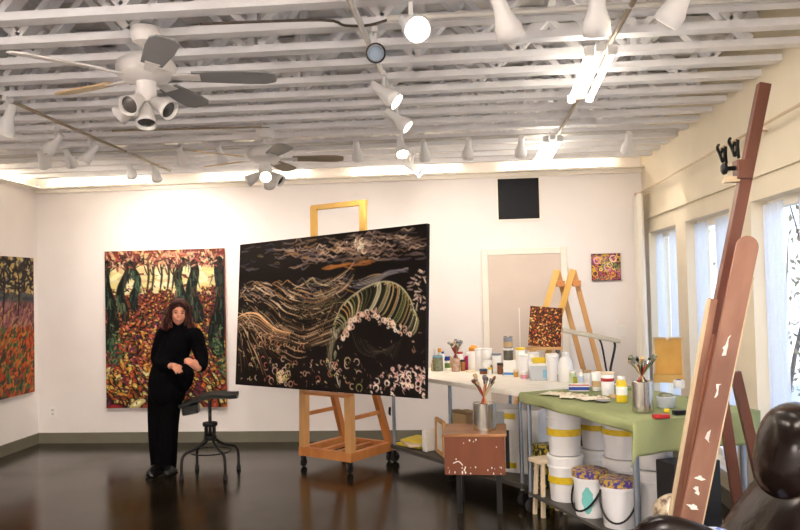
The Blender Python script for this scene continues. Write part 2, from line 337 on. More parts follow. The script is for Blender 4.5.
# ------------------------------------------------------------------ paintings: strokes laid on a fine grid of paint
class Paint:
    def __init__(s,w,h,res,bg):
        s.w,s.h=w,h; s.nx=int(w*res)+1; s.ny=int(h*res)+1; s.res=res
        s.a=np.ones((s.ny,s.nx,3))*np.array(bg,float); s.z=np.zeros((s.ny,s.nx))
        s.yy,s.xx=np.mgrid[0:s.ny,0:s.nx]
    def stroke(s,pts,wd,col,al=1,relief=.002):   # pts in unit u,v (v down), wd metres
        P=np.array(pts,float)*[s.nx-1,s.ny-1]; r=wd*s.res/2
        if len(P)>2:
            Q=[]
            for i in range(len(P)-1):
                p0,p1,p2,p3=P[max(i-1,0)],P[i],P[i+1],P[min(i+2,len(P)-1)]
                for t in (0,.25,.5,.75): Q.append(.5*(2*p1+(p2-p0)*t+(2*p0-5*p1+4*p2-p3)*t*t+(3*p1-p0-3*p2+p3)*t**3))
            Q.append(P[-1]); P=np.array(Q)
        x0,y0=np.floor(P.min(0)-r-1).astype(int); x1,y1=np.ceil(P.max(0)+r+2).astype(int)
        x0,y0=max(x0,0),max(y0,0); x1,y1=min(x1,s.nx),min(y1,s.ny)
        if x1<=x0 or y1<=y0: return
        X=s.xx[y0:y1,x0:x1]; Yv=s.yy[y0:y1,x0:x1]; dm=np.full(X.shape,1e9)
        n=len(P)-1
        for i in range(max(n,1)):
            a=P[i]; b=P[min(i+1,n)]; ab=b-a; L=ab@ab+1e-9
            t=np.clip(((X-a[0])*ab[0]+(Yv-a[1])*ab[1])/L,0,1)
            taper=1-.6*abs((i+t)/max(n,1)*2-1)**2
            dm=np.minimum(dm,np.hypot(X-a[0]-t*ab[0],Yv-a[1]-t*ab[1])/taper)
        m=np.clip((r-dm)+.5,0,1)*al
        c=np.array(col,float)*(1+RNG.normal(0,.05))
        s.a[y0:y1,x0:x1]=s.a[y0:y1,x0:x1]*(1-m[...,None])+c*m[...,None]
        s.z[y0:y1,x0:x1]=np.where(m>.4,np.maximum(s.z[y0:y1,x0:x1]*.6,relief*np.clip(1-dm/(r+.01),0,1)),s.z[y0:y1,x0:x1])
    def dab(s,u,v,L,wd,ang,col,al=1,bend=0):
        dx,dy=math.cos(ang)*L/2,math.sin(ang)*L/2
        s.stroke([(u-dx/s.w,v-dy/s.h),(u-dy*bend/s.w,v+dx*bend/s.h),(u+dx/s.w,v+dy/s.h)],wd,col,al)
    def leaf(s,u,v,r,ang,col,dark=(40,24,20)):
        s.dab(u+.006,v+.008,r*2.5,r*1.55,ang,dark); s.dab(u,v,r*2,r*1.05,ang,col)
        hi=[min(255,q*1.25+10) for q in col]; s.dab(u-.002,v-.003,r*1.1,r*.4,ang,hi); 
    def ring(s,u,v,r,wd,col,a0=0,a1=6.3):
        s.stroke([(u+r*math.cos(t)/s.w,v+r*math.sin(t)/s.h) for t in np.linspace(a0,a1,9)],wd,col)
    def mesh(s,name,label,cat,loc,rot,thick=.035,edge=(30,24,22)):
        nx,ny=s.nx,s.ny
        gx=np.linspace(-s.w/2,s.w/2,nx); gz=np.linspace(s.h,0,ny)
        V=np.zeros((ny,nx,3)); V[...,0]=gx[None,:]; V[...,2]=gz[:,None]; V[...,1]=-s.z
        V[0,:,1]=V[-1,:,1]=0; V[:,0,1]=V[:,-1,1]=0
        idx=np.arange(nx*ny).reshape(ny,nx)
        F=np.stack([idx[:-1,:-1],idx[1:,:-1],idx[1:,1:],idx[:-1,1:]],-1).reshape(-1,4)
        C=s.a.reshape(-1,3); base=nx*ny
        w2,h,t=s.w/2,s.h,thick
        side=[(-w2,0,h),(w2,0,h),(w2,0,0),(-w2,0,0),(-w2,t,h),(w2,t,h),(w2,t,0),(-w2,t,0)]
        SF=np.array([(0,1,5,4),(1,2,6,5),(2,3,7,6),(3,0,4,7),(4,5,6,7)])+base
        allv=np.vstack([V.reshape(-1,3),np.array(side)]); allf=np.vstack([F,SF])
        me=bpy.data.meshes.new(name); me.from_pydata(allv.tolist(),[],allf.tolist())
        cc=np.clip(np.vstack([C,np.tile(np.array(edge,float),(8,1))])/255,0,1)
        l=np.where(cc<=.04045,cc/12.92,((cc+.055)/1.055)**2.4)
        at=me.color_attributes.new('paint','FLOAT_COLOR','POINT')
        at.data.foreach_set('color',np.hstack([l,np.ones((len(l),1))]).astype(np.float32).ravel())
        me.materials.append(PAINT); me.update()
        o=bpy.data.objects.new(name,me); COL.objects.link(o); o.location=loc; o.rotation_euler=rot
        return tag(o,label,cat)
U=lambda a,b: float(RNG.uniform(a,b))
pick=lambda l: l[int(RNG.integers(len(l)))]

def wave_painting():
    p=Paint(2.33,1.47,130,(20,14,13))
    G=lambda s: float(RNG.normal(0,s))
    cl=[(96,84,80),(122,104,98),(88,70,60),(128,96,64),(70,66,78),(150,128,112)]
    for i in range(170):
        u=U(0,1); v=U(.015,.2); 
        if RNG.random()<.35 and u<.45: continue
        c=pick(cl); 
        if u<.25: c=pick([(52,54,72),(70,66,70),(84,76,50)])
        p.stroke([(u-U(.01,.05),v+G(.006)),(u,v+G(.012)),(u+U(.01,.05),v+G(.008))],U(.008,.026),c,.75)
    for i in range(120):
        u=.72+G(.11); v=.10+G(.045); 
        if v>.2 or v<.015: continue
        p.stroke([(u-.022,v+G(.008)),(u-.006,v-.008),(u+.010,v+.006),(u+.03,v+G(.008)-.006)],U(.008,.018),pick([(196,168,140),(160,130,112),(120,98,90),(216,192,164),(130,104,84),(96,80,76)]),.8)
    for k in range(26):
        u=.695+G(.022); v=.085+G(.022); p.ring(u,v,U(.012,.036),.015,pick([(244,228,204),(232,208,178),(206,178,150)]),U(0,6),U(2,5))
    for i in range(14): p.dab(.62+G(.05),.205+G(.012),.14,.022,G(.1),(176,112,56),.8)
    # distant ridges of water
    for row,v0,c in ((0,.30,(196,170,136)),(1,.335,(150,132,112)),(2,.37,(120,90,60)),(3,.40,(176,150,118))):
        for k in range(12):
            u=U(0,.6); L=U(.04,.12); h=U(.008,.03)
            p.stroke([(u,v0+G(.012)),(u+L*.4,v0-h),(u+L*.7,v0-h*.2),(u+L,v0+.012)],U(.007,.014),pick([c,(206,182,150),(108,92,84),(160,120,70),(92,88,96)]),.9)
    p.stroke([(.34,.34),(.40,.31),(.45,.275),(.475,.31),(.55,.335)],.016,(176,160,120))
    for k in range(9): p.stroke([(.66+G(.02),.31+k*.006),(.76,.28+k*.008),(.84,.275+G(.01)),(.92,.26+G(.01))],.012,pick([(120,116,124),(196,150,96),(150,140,128),(84,84,92)]),.9)
    for i in range(34): p.dab(U(.93,1),U(.25,.5),U(.03,.07),.014,G(.8),pick([(206,184,164),(150,130,120)]))
    # flowing currents: strokes that follow one swirling field
    def field(u,v): return .5*math.sin(7.0*u-1.2+3*v)+.55*max(0,(v-.42))*4*max(0,.62-u)*1.6-.9*max(0,u-.50)*4*max(0,.66-v)*2
    def flow(u,v,n,wd,c,al=.9):
        q=[(u,v)]
        for k in range(n):
            t=field(u,v)+.12*math.sin(40*u+9*v); u+=.017*math.cos(t); v+=.026*math.sin(t); q.append((u,v))
        p.stroke(q,wd,c,al)
    for i in range(175):
        u=U(-.02,.56); v=U(.40,.74)
        flow(u,v,int(U(4,12)),U(.006,.012),pick([(130,102,74),(90,68,50),(64,48,36),(180,148,112),(54,46,36),(44,38,34),(206,170,130),(76,72,56)]))
    for i in range(80):
        u=U(-.02,.62); v=U(.285,.42); flow(u,v,int(U(3,8)),U(.006,.012),pick([(170,140,108),(210,184,150),(110,96,84),(90,80,84),(160,116,70),(60,52,48)]))
    # small wave at the left
    for k in range(7):
        p.stroke([(-.01,.53+k*.018),(.06,.495+k*.017),(.13,.505+k*.02),(.19,.56+k*.018),(.25,.61+k*.012),(.33,.635+k*.01)],.012 if k else .02,[(222,176,128),(196,150,100),(150,116,84),(120,90,70),(176,140,110),(104,84,66),(130,98,72)][k],.95)
    for i in range(46): 
        u=U(.12,.42); v=.62+.12*U(0,1)+.1*(u-.12); p.ring(u,v,U(.012,.03),.009,pick([(206,160,128),(170,110,86),(190,150,110),(150,126,90)]),U(0,3),U(3.5,6))
    for i in range(26): p.dab(U(.0,.16),U(.55,.78),U(.04,.1),.008,1.2+G(.3),pick([(150,118,90),(190,160,126),(90,70,60)]))
    # the great breaking wave
    CR=np.array([(.575,.56),(.61,.46),(.68,.385),(.76,.335),(.83,.325),(.89,.36),(.935,.44),(.955,.53)])
    FO=np.array([(.61,.66),(.635,.60),(.665,.54),(.71,.495),(.765,.50),(.83,.545),(.89,.59),(.945,.64)])
    at=lambda K,t: np.array([np.interp(t*7,range(8),K[:,0]),np.interp(t*7,range(8),K[:,1])])
    for k in range(30):
        t=k/29; a_,b_=at(CR,t),at(FO,t); p.stroke([a_,(a_+b_)/2+[.014,-.004],b_],.05,pick([(24,22,16),(20,18,14),(34,32,20)]))
    for k in range(46):
        t=min(1,max(0,k/45+G(.012))); a_,b_=at(CR,t),at(FO,min(1,t+.03))
        p.stroke([a_+[-.012,.035*(1-t)],a_,a_*.6+b_*.4+[.018,-.012],b_*.8+a_*.2+[.012,0],b_],U(.006,.012),pick([(200,194,150),(146,148,92),(222,214,180),(100,100,60),(176,164,116),(210,160,100),(60,58,36)]),.95)
    p.stroke([tuple(q) for q in CR],.014,(206,196,156))
    for k in range(9): p.stroke([(.30+.03*k,.50+.01*k+G(.01)),(.38+.025*k,.47+G(.01)),(.46+.016*k,.45+G(.01)),(.56+.01*k,.40+G(.02))],.007,pick([(150,126,96),(110,90,66),(90,84,56)]))
    for k in range(16): p.stroke([(.60-.012*k+.1,.50+.012*k),(.58-.006*k+.05,.56+.012*k),(.555,.66+.016*k),(.54+G(.01),.82)],.007,pick([(120,112,88),(90,84,60),(160,150,124)]),.8)
    for i in range(90):
        t=U(0,1); q=at(FO,t); u=q[0]+G(.008); v=q[1]+.02+G(.016)
        p.ring(u,v,U(.006,.022),U(.009,.016),pick([(232,202,180),(214,176,156),(190,150,130),(240,222,204)]),U(0,6),U(6,10))
    for k in range(16): p.stroke([(.66+k*.014,.62+k*.012),(.70+k*.012,.74),(.78+k*.008,.78-k*.008)],.005,pick([(60,56,44),(44,40,36),(84,80,60)]),.8)
    for k in range(18): p.dab(.575+G(.012),U(.55,.95),U(.03,.09),.014,1.5+G(.4),pick([(206,196,176),(150,150,130),(110,120,84)]))
    # foam curls along the bottom
    for i in range(120):
        u=.72+.29*U(0,1)**.8; v=.82+.17*U(0,1); 
        if v<1.02-.9*(u-.66): continue
        p.ring(u,v,U(.008,.028),U(.009,.016),pick([(232,204,188),(214,176,166),(190,150,144),(236,216,200)]),U(0,6),U(2,9))
    for i in range(90):
        u=U(.02,.72); v=U(.80,.97); p.ring(u,v,U(.012,.034),.009,pick([(206,160,130),(190,110,90),(214,200,140),(226,190,170),(150,150,90)]),U(0,6),U(2.5,8))
    for i in range(16): p.ring(.29+G(.03),.92+G(.025),U(.014,.03),.010,pick([(226,196,170),(206,190,120)]),0,6)
    for i in range(70): p.dab(U(.3,1),U(.62,.98),U(.02,.05),.007,U(0,3),pick([(90,70,60),(64,52,46),(120,90,70),(150,116,90)]))
    # brighter flecks all through the water
    for i in range(150): p.dab(U(0,.62),U(.28,.60),U(.03,.07),U(.006,.010),G(.5)+.25,pick([(190,150,110),(150,120,84),(214,186,150),(120,104,84),(110,110,80)]),.9)
    p.a=np.clip(p.a*1.12,0,255)
    return p
def tree_painting():
    p=Paint(1.41,1.80,130,(120,62,44)); G=lambda s: float(RNG.normal(0,s))
    for i in range(260): p.dab(U(0,1),U(.07,.27),.12,.05,G(.3),pick([(246,234,176),(240,222,150),(250,240,196),(232,206,150)]))
    gc=[(150,54,44),(196,106,44),(110,40,60),(214,150,60),(90,50,70),(180,76,50),(226,186,90),(130,70,36),(92,84,44),(206,120,100)]
    for i in range(2300):
        v=.235+.765*(i/2300); s=.010+.062*((v-.235)/.765)**1.7
        p.leaf(U(0,1),v+G(.006),s*U(.7,1.25),U(0,3.1),pick(gc) if v<.72 or RNG.random()<.55 else pick([(232,196,90),(240,222,150),(224,150,60),(206,96,44),(236,210,130),(150,40,40)]),(40,16,22) if RNG.random()<.6 else (26,32,22))
    for i in range(240): p.dab(U(0,1),U(.0,.09)*.9+abs(G(.012)),U(.04,.1),U(.018,.04),U(0,3),pick([(196,120,110),(214,160,140),(150,56,52),(226,186,120),(120,60,60),(232,206,150),(170,90,80)]))
    tr=[(.045,.08,.60,.085),(.145,.09,.43,.06),(.265,.08,.36,.055),(.625,.07,.46,.065),(.755,.08,.44,.085),(.95,.08,.64,.11)]
    for n_,(u,v0,v1,wd) in enumerate(tr):
        sgn=1 if n_%2 else -1
        pts=[(u+sgn*(.026*math.sin(7*t+n_)+.03*(1-t)**2),v0+(v1-v0)*t) for t in np.linspace(0,1,8)]
        p.stroke([pts[0]]+pts+[pts[-1]],wd*1.5,(24,28,24)); p.stroke(pts[3:]+[pts[-1]],wd*1.8,(24,28,24))
        for k in range(46):
            t=U(0,1); i0=min(6,int(t*7)); x0,y0=pts[i0]; o=G(wd*.33)/1.41
            p.stroke([(x0+o,y0),(x0+o+G(.008),y0+.03),(x0+o*1.2+G(.01),y0+.07)],U(.008,.014),pick([(40,70,54),(70,104,82),(20,24,22),(100,116,84),(60,58,44),(90,60,44),(34,48,60)]))
        for k in range(7):
            e=u+G(.09); m_=(u+e)/2; p.stroke([pts[1],(m_,v0-.01+G(.01)),(e,.05+U(0,.06)),(e+G(.03),.01+U(0,.05))],U(.010,.022),pick([(50,34,30),(40,44,34),(80,44,40)]))
    for u in (.36,.40,.47,.53,.57): 
        p.stroke([(u,.09),(u+.012,.16),(u-.008,.27)],.026,(54,50,36)); p.stroke([(u,.16),(u+.03,.09)],.016,(70,50,40)); p.stroke([(u,.16),(u-.03,.09)],.016,(70,50,40))
    for u,v in ((.06,.6),(.10,.66),(.93,.6),(.97,.7)):
        for k in range(30): p.dab(u+G(.03),v+G(.05),.05,.018,U(0,3),pick([(50,92,66),(84,120,80),(30,60,44),(110,140,90)]))
    for i in range(150): p.dab(U(0,1),U(.0,.115),U(.03,.08),.016,U(0,3),pick([(90,44,44),(186,90,80),(120,70,60),(214,170,140),(206,140,110)]))
    for i in range(260): p.dab(U(0,1),U(.34,.98),U(.02,.05),.014,U(0,3),pick([(60,30,44),(40,40,30),(84,90,50),(110,50,60),(70,30,24)]))
    p.a=np.clip(p.a*.86,0,255)
    return p
def field_painting():
    p=Paint(1.55,1.53,110,(90,60,50)); G=lambda s: float(RNG.normal(0,s))
    for i in range(300): p.dab(U(0,1),U(0,.26),.1,.05,G(.6),pick([(226,196,110),(214,180,120),(236,214,150),(120,110,110)]))
    for i in range(240): p.dab(U(0,1),U(0,.24),U(.06,.14),.03,U(0,3),pick([(40,34,34),(54,50,46),(70,50,50),(30,36,40)]))
    for i in range(120): p.dab(U(0,1),.3+G(.02),.1,.04,G(.2),pick([(84,92,104),(70,76,88),(96,96,84)]))
    for i in range(1500):
        v=.33+.67*i/1500; c=pick([(176,120,120),(150,90,100),(206,150,110),(120,70,80)]) if v<.52 else (pick([(206,84,40),(226,110,50),(176,60,36),(214,140,60)]) if RNG.random()<.62 else pick([(60,100,60),(84,124,76),(44,70,50),(110,60,50)]))
        p.dab(U(0,1),v,U(.05,.12),U(.02,.035),-.9+G(.5),c)
    for u in (.3,.62,.8): p.stroke([(u,.1),(u+.01,.25),(u-.005,.42)],.03,(36,30,30))
    p.a=p.a*.82
    return p
def loops_painting():
    p=Paint(.31,.295,300,(90,60,70)); 
    for i in range(150): p.ring(U(0,1),U(0,1),U(.012,.03),.011,pick([(214,120,150),(226,186,70),(160,80,130),(236,210,110),(120,140,90),(196,90,80),(90,60,60)]),U(0,6),U(9,12.5))
    for u,v in ((.55,.5),(.2,.25),(.75,.2)): p.ring(u,v,.036,.012,(236,190,200),0,6.3)
    return p
def leaves_painting():
    p=Paint(.29,.36,260,(70,36,24))
    for i in range(420): p.leaf(U(0,1),U(0,1),U(.008,.016),U(0,3),pick([(150,70,36),(196,130,60),(110,50,30),(206,160,96),(90,60,30),(170,90,50)]),(44,22,18))
    return p
tree_painting().mesh('painting','tall autumn painting of twisted trees and fallen leaves, hung behind the standing woman','painting',(-3.483,D-.04,.402),(0,0,0),.035,(150,80,50))
field_painting().mesh('painting','orange and green field painting hung on the left wall','painting',(XL+.04,8.56-.775,.615),(0,0,PI/2),.035,(60,44,36))
loops_painting().mesh('painting','small square painting of pink and yellow loops on the back wall right of the door','painting',(1.488,D-.03,1.73),(0,0,0),.025,(110,80,60))

# ------------------------------------------------------------------ wave canvas and its big studio easel
AL=math.radians(31); EU=Vector((math.cos(AL),-math.sin(AL),0)); EN=Vector((math.sin(AL),math.cos(AL),0))
cb=atZ(330,392,.759)
BL=atZ(235.4,384.5,.759); BR=atZ(425,399,.80); ctr=(BL+BR)/2
wv=wave_painting()
lean=math.atan2(.11,1.46)
wp=wv.mesh('painting','large dark painting of breaking waves and foam standing on the studio easel','painting',ctr,(0,0,0),.04,(22,16,15))
wx=(BR-BL).normalized(); wz=Vector((0,0,1))*math.cos(lean)+EN*math.sin(lean); wz=(wz-wx*wz.dot(wx)).normalized()
wp.rotation_euler=Matrix((wx,wz.cross(wx),wz)).transposed().to_euler()
wp.scale=((BR-BL).length/2.33*1.0,1,.975)
el=thing('studio_easel','large rolling wooden studio easel with a yellow top frame, holding the wave painting','easel',(-1.237,7.58,0),-AL)
def eloc(px,py,ly):   # point of the easel's own plane at depth ly
    p=Vector((-1.237,7.58,0))+EN*ly; q=atP(px,py,p,EN)-Vector((-1.237,7.58,0)); return Vector((q.dot(EU),q.dot(EN),q.z))
for sx in (-1,1):
    MB().box((sx*.30,0,.15),(.06,.66,.085)).build('base_rail',OWOOD,el,bevel=.005,smooth=False)
MB().box((0,-.30,.15),(.58,.05,.085)).build('crossbar',OWOOD,el,bevel=.005,smooth=False)
MB().box((0,.30,.15),(.58,.05,.085)).build('crossbar',OWOOD,el,bevel=.005,smooth=False)
for x in (-.11,.08): MB().box((x,0,.16),(.05,.60,.03)).build('base_slat',OWOOD,el,smooth=False)
for x in (-.29,.29):
    MB().beam((x,-.29,.11),(x*.95,-.27,1.35),.075,.07,(0,1,0)).build('front_post',WOOD,el,bevel=.004,smooth=False)
    MB().beam((x,.30,.19),(x*.86,-.14,1.45),.055,.065,(0,1,0)).build('rear_strut',OWOOD,el,bevel=.004,smooth=False)
    MB().beam((x,-.28,.50),(x,.15,.50),.03,.035).build('side_rail',OWOOD,el,smooth=False)
    for y in (-.30,.30):
        c=MB(); c.lathe([(.012,.03),(.012,.12)],(x,y,0),8)
        c.box((x-.018,y,.07),(.006,.03,.07)); c.box((x+.018,y,.07),(.006,.03,.07)); cc=c.build('caster',DARKM,el)
        MB().lathe([(.036,-.012),(.042,-.006),(.042,.006),(.036,.012)],(x,y+.0,.042),16,Matrix.Rotation(PI/2,4,'Y')).build('wheel',RUBBER,cc)
MB().box((.1,-.37,.728),(.5,.13,.022)).build('canvas_ledge',OWOOD,el,smooth=False)
pl=eloc(313,206,-.20); pr=eloc(362.5,202,-.20); mz=(pl.z+pr.z)/2
for q in (pl,pr):
    MB().beam((q.x*.95,-.21,.8),(q.x,-.19,mz),.065,.045,(0,1,0)).build('mast_post',YWOOD,el,bevel=.003,smooth=False)
MB().beam((pl.x-.03,-.18,mz-.01),(pr.x+.03,-.18,mz-.01),.045,.05).build('mast_top_bar',YWOOD,el,bevel=.003,smooth=False)

# ------------------------------------------------------------------ drafting stool
sl=thing('drafting_stool','dark metal swivel stool with a thin curved seat and four bent legs beside the woman','stool',(-2.46,7.17,0),math.radians(12))
c=MB(); c.lathe([(.016,.36),(.016,.69)],n=12); c.lathe([(.05,.32),(.06,.33),(.06,.36),(.05,.37),(.03,.38)],n=16); c.lathe([(.065,.45),(.07,.46),(.07,.475),(.065,.485)],n=16)
for k in range(4):
    a=PI/4+PI/2*k; c.tube([(.05*math.cos(a),.05*math.sin(a),.47),(.052*math.cos(a),.052*math.sin(a),.30)],.013,8)
c.build('column',BLACKM,sl)
for k in range(4):
    a=math.radians(33)+PI/2*k; ca,sa=math.cos(a),math.sin(a)
    l=MB().tube([(.05*ca,.05*sa,.33),(.09*ca,.09*sa,.29),(.17*ca,.17*sa,.25),(.25*ca,.25*sa,.225),(.285*ca,.285*sa,.17),(.29*ca,.29*sa,.03)],.014,8,smooth=4).build('leg',BLACKM,sl)
    MB().lathe([(.02,0),(.022,.01),(.02,.035),(.015,.04)],(.29*ca,.29*sa,0),12).build('glide',RUBBER,l)
MB().tube([(.19*math.cos(t),.19*math.sin(t),.215) for t in np.linspace(0,2*PI,33)],.007,6).build('foot_ring',BLACKM,sl)
st=MB(); nx,ny=16,10; vs=[];fs=[]
for z in (0,1):
    for j in range(ny+1):
        for i in range(nx+1):
            x=-.26+.52*i/nx; y=-.17+.34*j/ny
            w=1-.25*max(0,(x/.26))**2
            vs.append((x,y*w,.715+.13*x+.02*math.cos(x*12)+.05*(y/.17)**2*.4-(0 if z else .03)))
q=(nx+1)*(ny+1); I=lambda z,i,j:z*q+j*(nx+1)+i
for j in range(ny):
    for i in range(nx): fs.append((I(1,i,j),I(1,i+1,j),I(1,i+1,j+1),I(1,i,j+1))); fs.append((I(0,i,j),I(0,i,j+1),I(0,i+1,j+1),I(0,i+1,j)))
for i in range(nx): fs.append((I(0,i,0),I(0,i+1,0),I(1,i+1,0),I(1,i,0))); fs.append((I(0,i+1,ny),I(0,i,ny),I(1,i,ny),I(1,i+1,ny)))
for j in range(ny): fs.append((I(0,0,j+1),I(0,0,j),I(1,0,j),I(1,0,j+1))); fs.append((I(0,nx,j),I(0,nx,j+1),I(1,nx,j+1),I(1,nx,j)))
st.add(vs,fs).build('seat',mat('dark_green_seat',(24,27,22),.5,var=.2,spec=.3),sl)
MB().box((-.17,-.02,.62),(.15,.16,.09),(0,-.15,0)).build('tilt_housing',BLACKM,sl,bevel=.012)

# ------------------------------------------------------------------ the woman
wl=Vector((-2.93,7.22,0))
def remesh(o,vox=.011,it=6):
    r=o.modifiers.new('remesh','REMESH'); r.mode='VOXEL'; r.voxel_size=vox; r.use_smooth_shade=True
    s=o.modifiers.new('smooth','SMOOTH'); s.factor=.5; s.iterations=it
def limb(m,pts,rs): 
    m.tube(pts,rs,14,smooth=4)
    for p,r in ((pts[0],rs[0]),(pts[-1],rs[-1])): m.ball(p,r*.98,12,8)
HC=Vector((.185,-.05,1.515))
legs=[([(-.03,.01,.90),(-.055,-.01,.50),(-.065,.02,.09)],[.085,.055,.038]),([(.10,0,.90),(.07,-.035,.50),(.05,-.01,.09)],[.085,.055,.038])]
spine=[(.035,.01,.86),(.07,.01,1.02),(.125,.01,1.20),(.165,.005,1.33)]
armR=[(.02,0,1.305),(-.045,-.02,1.09),(.10,-.17,1.035),(.19,-.22,1.035)]
armL=[(.32,.0,1.295),(.395,-.04,1.10),(.435,-.16,1.015),(.425,-.225,1.01)]
b=MB()
for pts,rs in legs: limb(b,pts,rs)
limb(b,spine,[.13,.105,.12,.10])
b.ball((.17,.005,1.28),(.175,.075,.07),14,8)
limb(b,[(.168,.0,1.32),(.178,-.02,1.45)],[.052,.048])
for A in (armR,armL): limb(b,A,[.052,.043,.036,.025])
for x in (-.065,.05): limb(b,[(x,.05,.05),(x+.01,-.06,.035),(x+.015,-.14,.025)],[.03,.026,.018])
# head: skull, jaw, nose, ears
HT_=Matrix.Rotation(math.radians(5),4,'Y')@Matrix.Rotation(math.radians(22),4,'Z')@Matrix.Rotation(math.radians(4),4,'X')
hm=lambda v: HC+(HT_@Vector(v))
b.ball(hm((0,.012,.03)),(.073,.09,.088),18,12,HT_); b.ball(hm((0,-.02,-.035)),(.058,.066,.075),16,10,HT_); b.ball(hm((0,-.045,-.085)),(.03,.03,.026),10,8)
b.tube([hm((0,-.083,.02)),hm((0,-.096,-.005)),hm((0,-.104,-.022))],[.007,.010,.014],8)
for s in (-1,1): b.ball(hm((s*.074,.005,-.005)),(.012,.02,.032),8,8); b.ball(hm((s*.036,-.066,-.022)),(.022,.02,.022),10,8)
b.tube([hm((-.03,-.083,-.052)),hm((0,-.092,-.058)),hm((.03,-.083,-.052))],[.005,.009,.005],8)
# hands: palm, four fingers, thumb
def hand(m,wr,d,nrm,side):
    wr,d,nrm=Vector(wr),Vector(d).normalized(),Vector(nrm); nrm=(nrm-d*nrm.dot(d)).normalized(); s=d.cross(nrm)*side
    m.tube([wr-d*.02,wr+d*.03,wr+d*.075],[.024,.033,.034],10); 
    for i,(o,L) in enumerate(((-.028,.072),(-.009,.082),(.010,.076),(.027,.058))):
        p=wr+d*.07+s*o; m.tube([p,p+d*L*.45-nrm*.006,p+d*L*.78-nrm*.024,p+d*L*.92-nrm*.042],[.0095,.009,.008,.0065],8,smooth=3)
    p=wr+d*.02-s*.028; m.tube([p,p+d*.03-s*.022-nrm*.01,p+d*.06-s*.022-nrm*.02],[.012,.010,.008],8,smooth=3)
hand(b,(.19,-.225,1.035),(.62,-.7,-.16),(0,-.5,1),1)
hand(b,(.425,-.23,1.01),(-.72,-.2,.66),(0,-.7,.7),-1)
body=b.build('person',SKIN,loc=wl); remesh(body,.0075,3)
tag(body,'woman in black sweater and trousers with long auburn hair, leaning beside the stool','person')
# clothes
b=MB(); limb(b,[(.04,.01,.76),(.045,.01,.90),(.075,.01,1.04),(.125,.01,1.20),(.165,.005,1.34)],[.178,.178,.155,.15,.11])
b.ball((.17,.005,1.28),(.18,.095,.085),14,8); limb(b,[(.168,.0,1.33),(.175,-.012,1.425)],[.075,.064])
for A in (armR,armL): limb(b,A[:3]+[tuple(Vector(A[2]).lerp(Vector(A[3]),.45))],[.082,.066,.052,.042])
limb(b,[(.17,-.03,1.0),(.24,-.09,.93),(.215,-.05,.83)],[.10,.10,.07])
o=b.build('sweater',BLACKCL,body); remesh(o,.012,6)
b=MB()
for pts,rs in legs: limb(b,[(pts[0][0],pts[0][1],.86),pts[1],(pts[2][0],pts[2][1],.07)],[.115,.092,.072])
limb(b,[(.0,.01,.84),(.08,.01,.84)],[.13,.125]); o=b.build('trousers',BLACKTR,body); remesh(o,.012,5)
for x,dx in ((-.065,-.01),(.05,.045)):
    b=MB(); limb(b,[(x,.055,.055),(x+dx*.5,-.06,.045),(x+dx,-.16,.035)],[.05,.048,.036]); b.box((x+dx*.4,-.05,.012),(.085,.27,.022)); o=b.build('shoe',SHOE,body); remesh(o,.008,4)
b=MB(); random.seed(11)
b.ball(hm((0,.022,.048)),(.085,.094,.09),18,12,HT_)
for i in range(16):
    x=-.055+.11*i/15; sg=1 if x>-.01 else -1
    b.tube([hm((x*.35-.01,-.02,.128)),hm((x*.8,-.058,.114)),hm((x*.6+sg*.048,-.062,.078)),hm((x*.2+sg*.074,-.048,.02)),hm((sg*.086,-.03,-.05))],[.011,.011,.010,.009,.006],6,smooth=3)
for i in range(84):
    a=math.radians(-36+252*(i%42)/41+random.uniform(-3,3)); ca,sa=math.cos(a),math.sin(a)
    r=random.uniform(.92,1.12); L=random.uniform(.10,.17); g=lambda q: random.gauss(0,q)
    p0=hm((.035*ca,.02+.03*sa,.128)); p1=hm((.078*ca*r,.026+.076*sa*r,.06)); p2=hm((.092*ca*r+g(.014),.034+.08*sa*r+g(.008),-.01)); p3=hm((.098*ca+g(.018),.036+.085*sa+g(.01),-.06)); p4=hm((.112*ca+g(.022),.04+.09*sa+g(.012),-.085-L*.3)); p5=hm((.106*ca+g(.03),.04+.09*sa,-.085-L*.6))
    b.tube([p0,p1,p2,p3,p4,p5],[.010,.015,.016,.016,.013,.004],6,smooth=3)
b.build('hair',HAIR,body)
for s in (-1,1):
    MB().ball(hm((s*.03,-.079,.008)),(.011,.006,.006),10,6).build('eye',EYEM,body)
    MB().tube([hm((s*.045,-.075,.026)),hm((s*.03,-.084,.031)),hm((s*.014,-.085,.027))],.0035,6).build('eyebrow',HAIR,body)
mo=MB().tube([hm((-.028,-.088,-.052)),hm((0,-.101,-.060)),hm((.028,-.088,-.052))],[.003,.007,.003],8,smooth=3).build('mouth',LIP,body)
MB().tube([hm((-.018,-.097,-.054)),hm((0,-.106,-.058)),hm((.018,-.097,-.054))],[.0015,.0025,.0015],6).build('teeth',TEETH,mo)

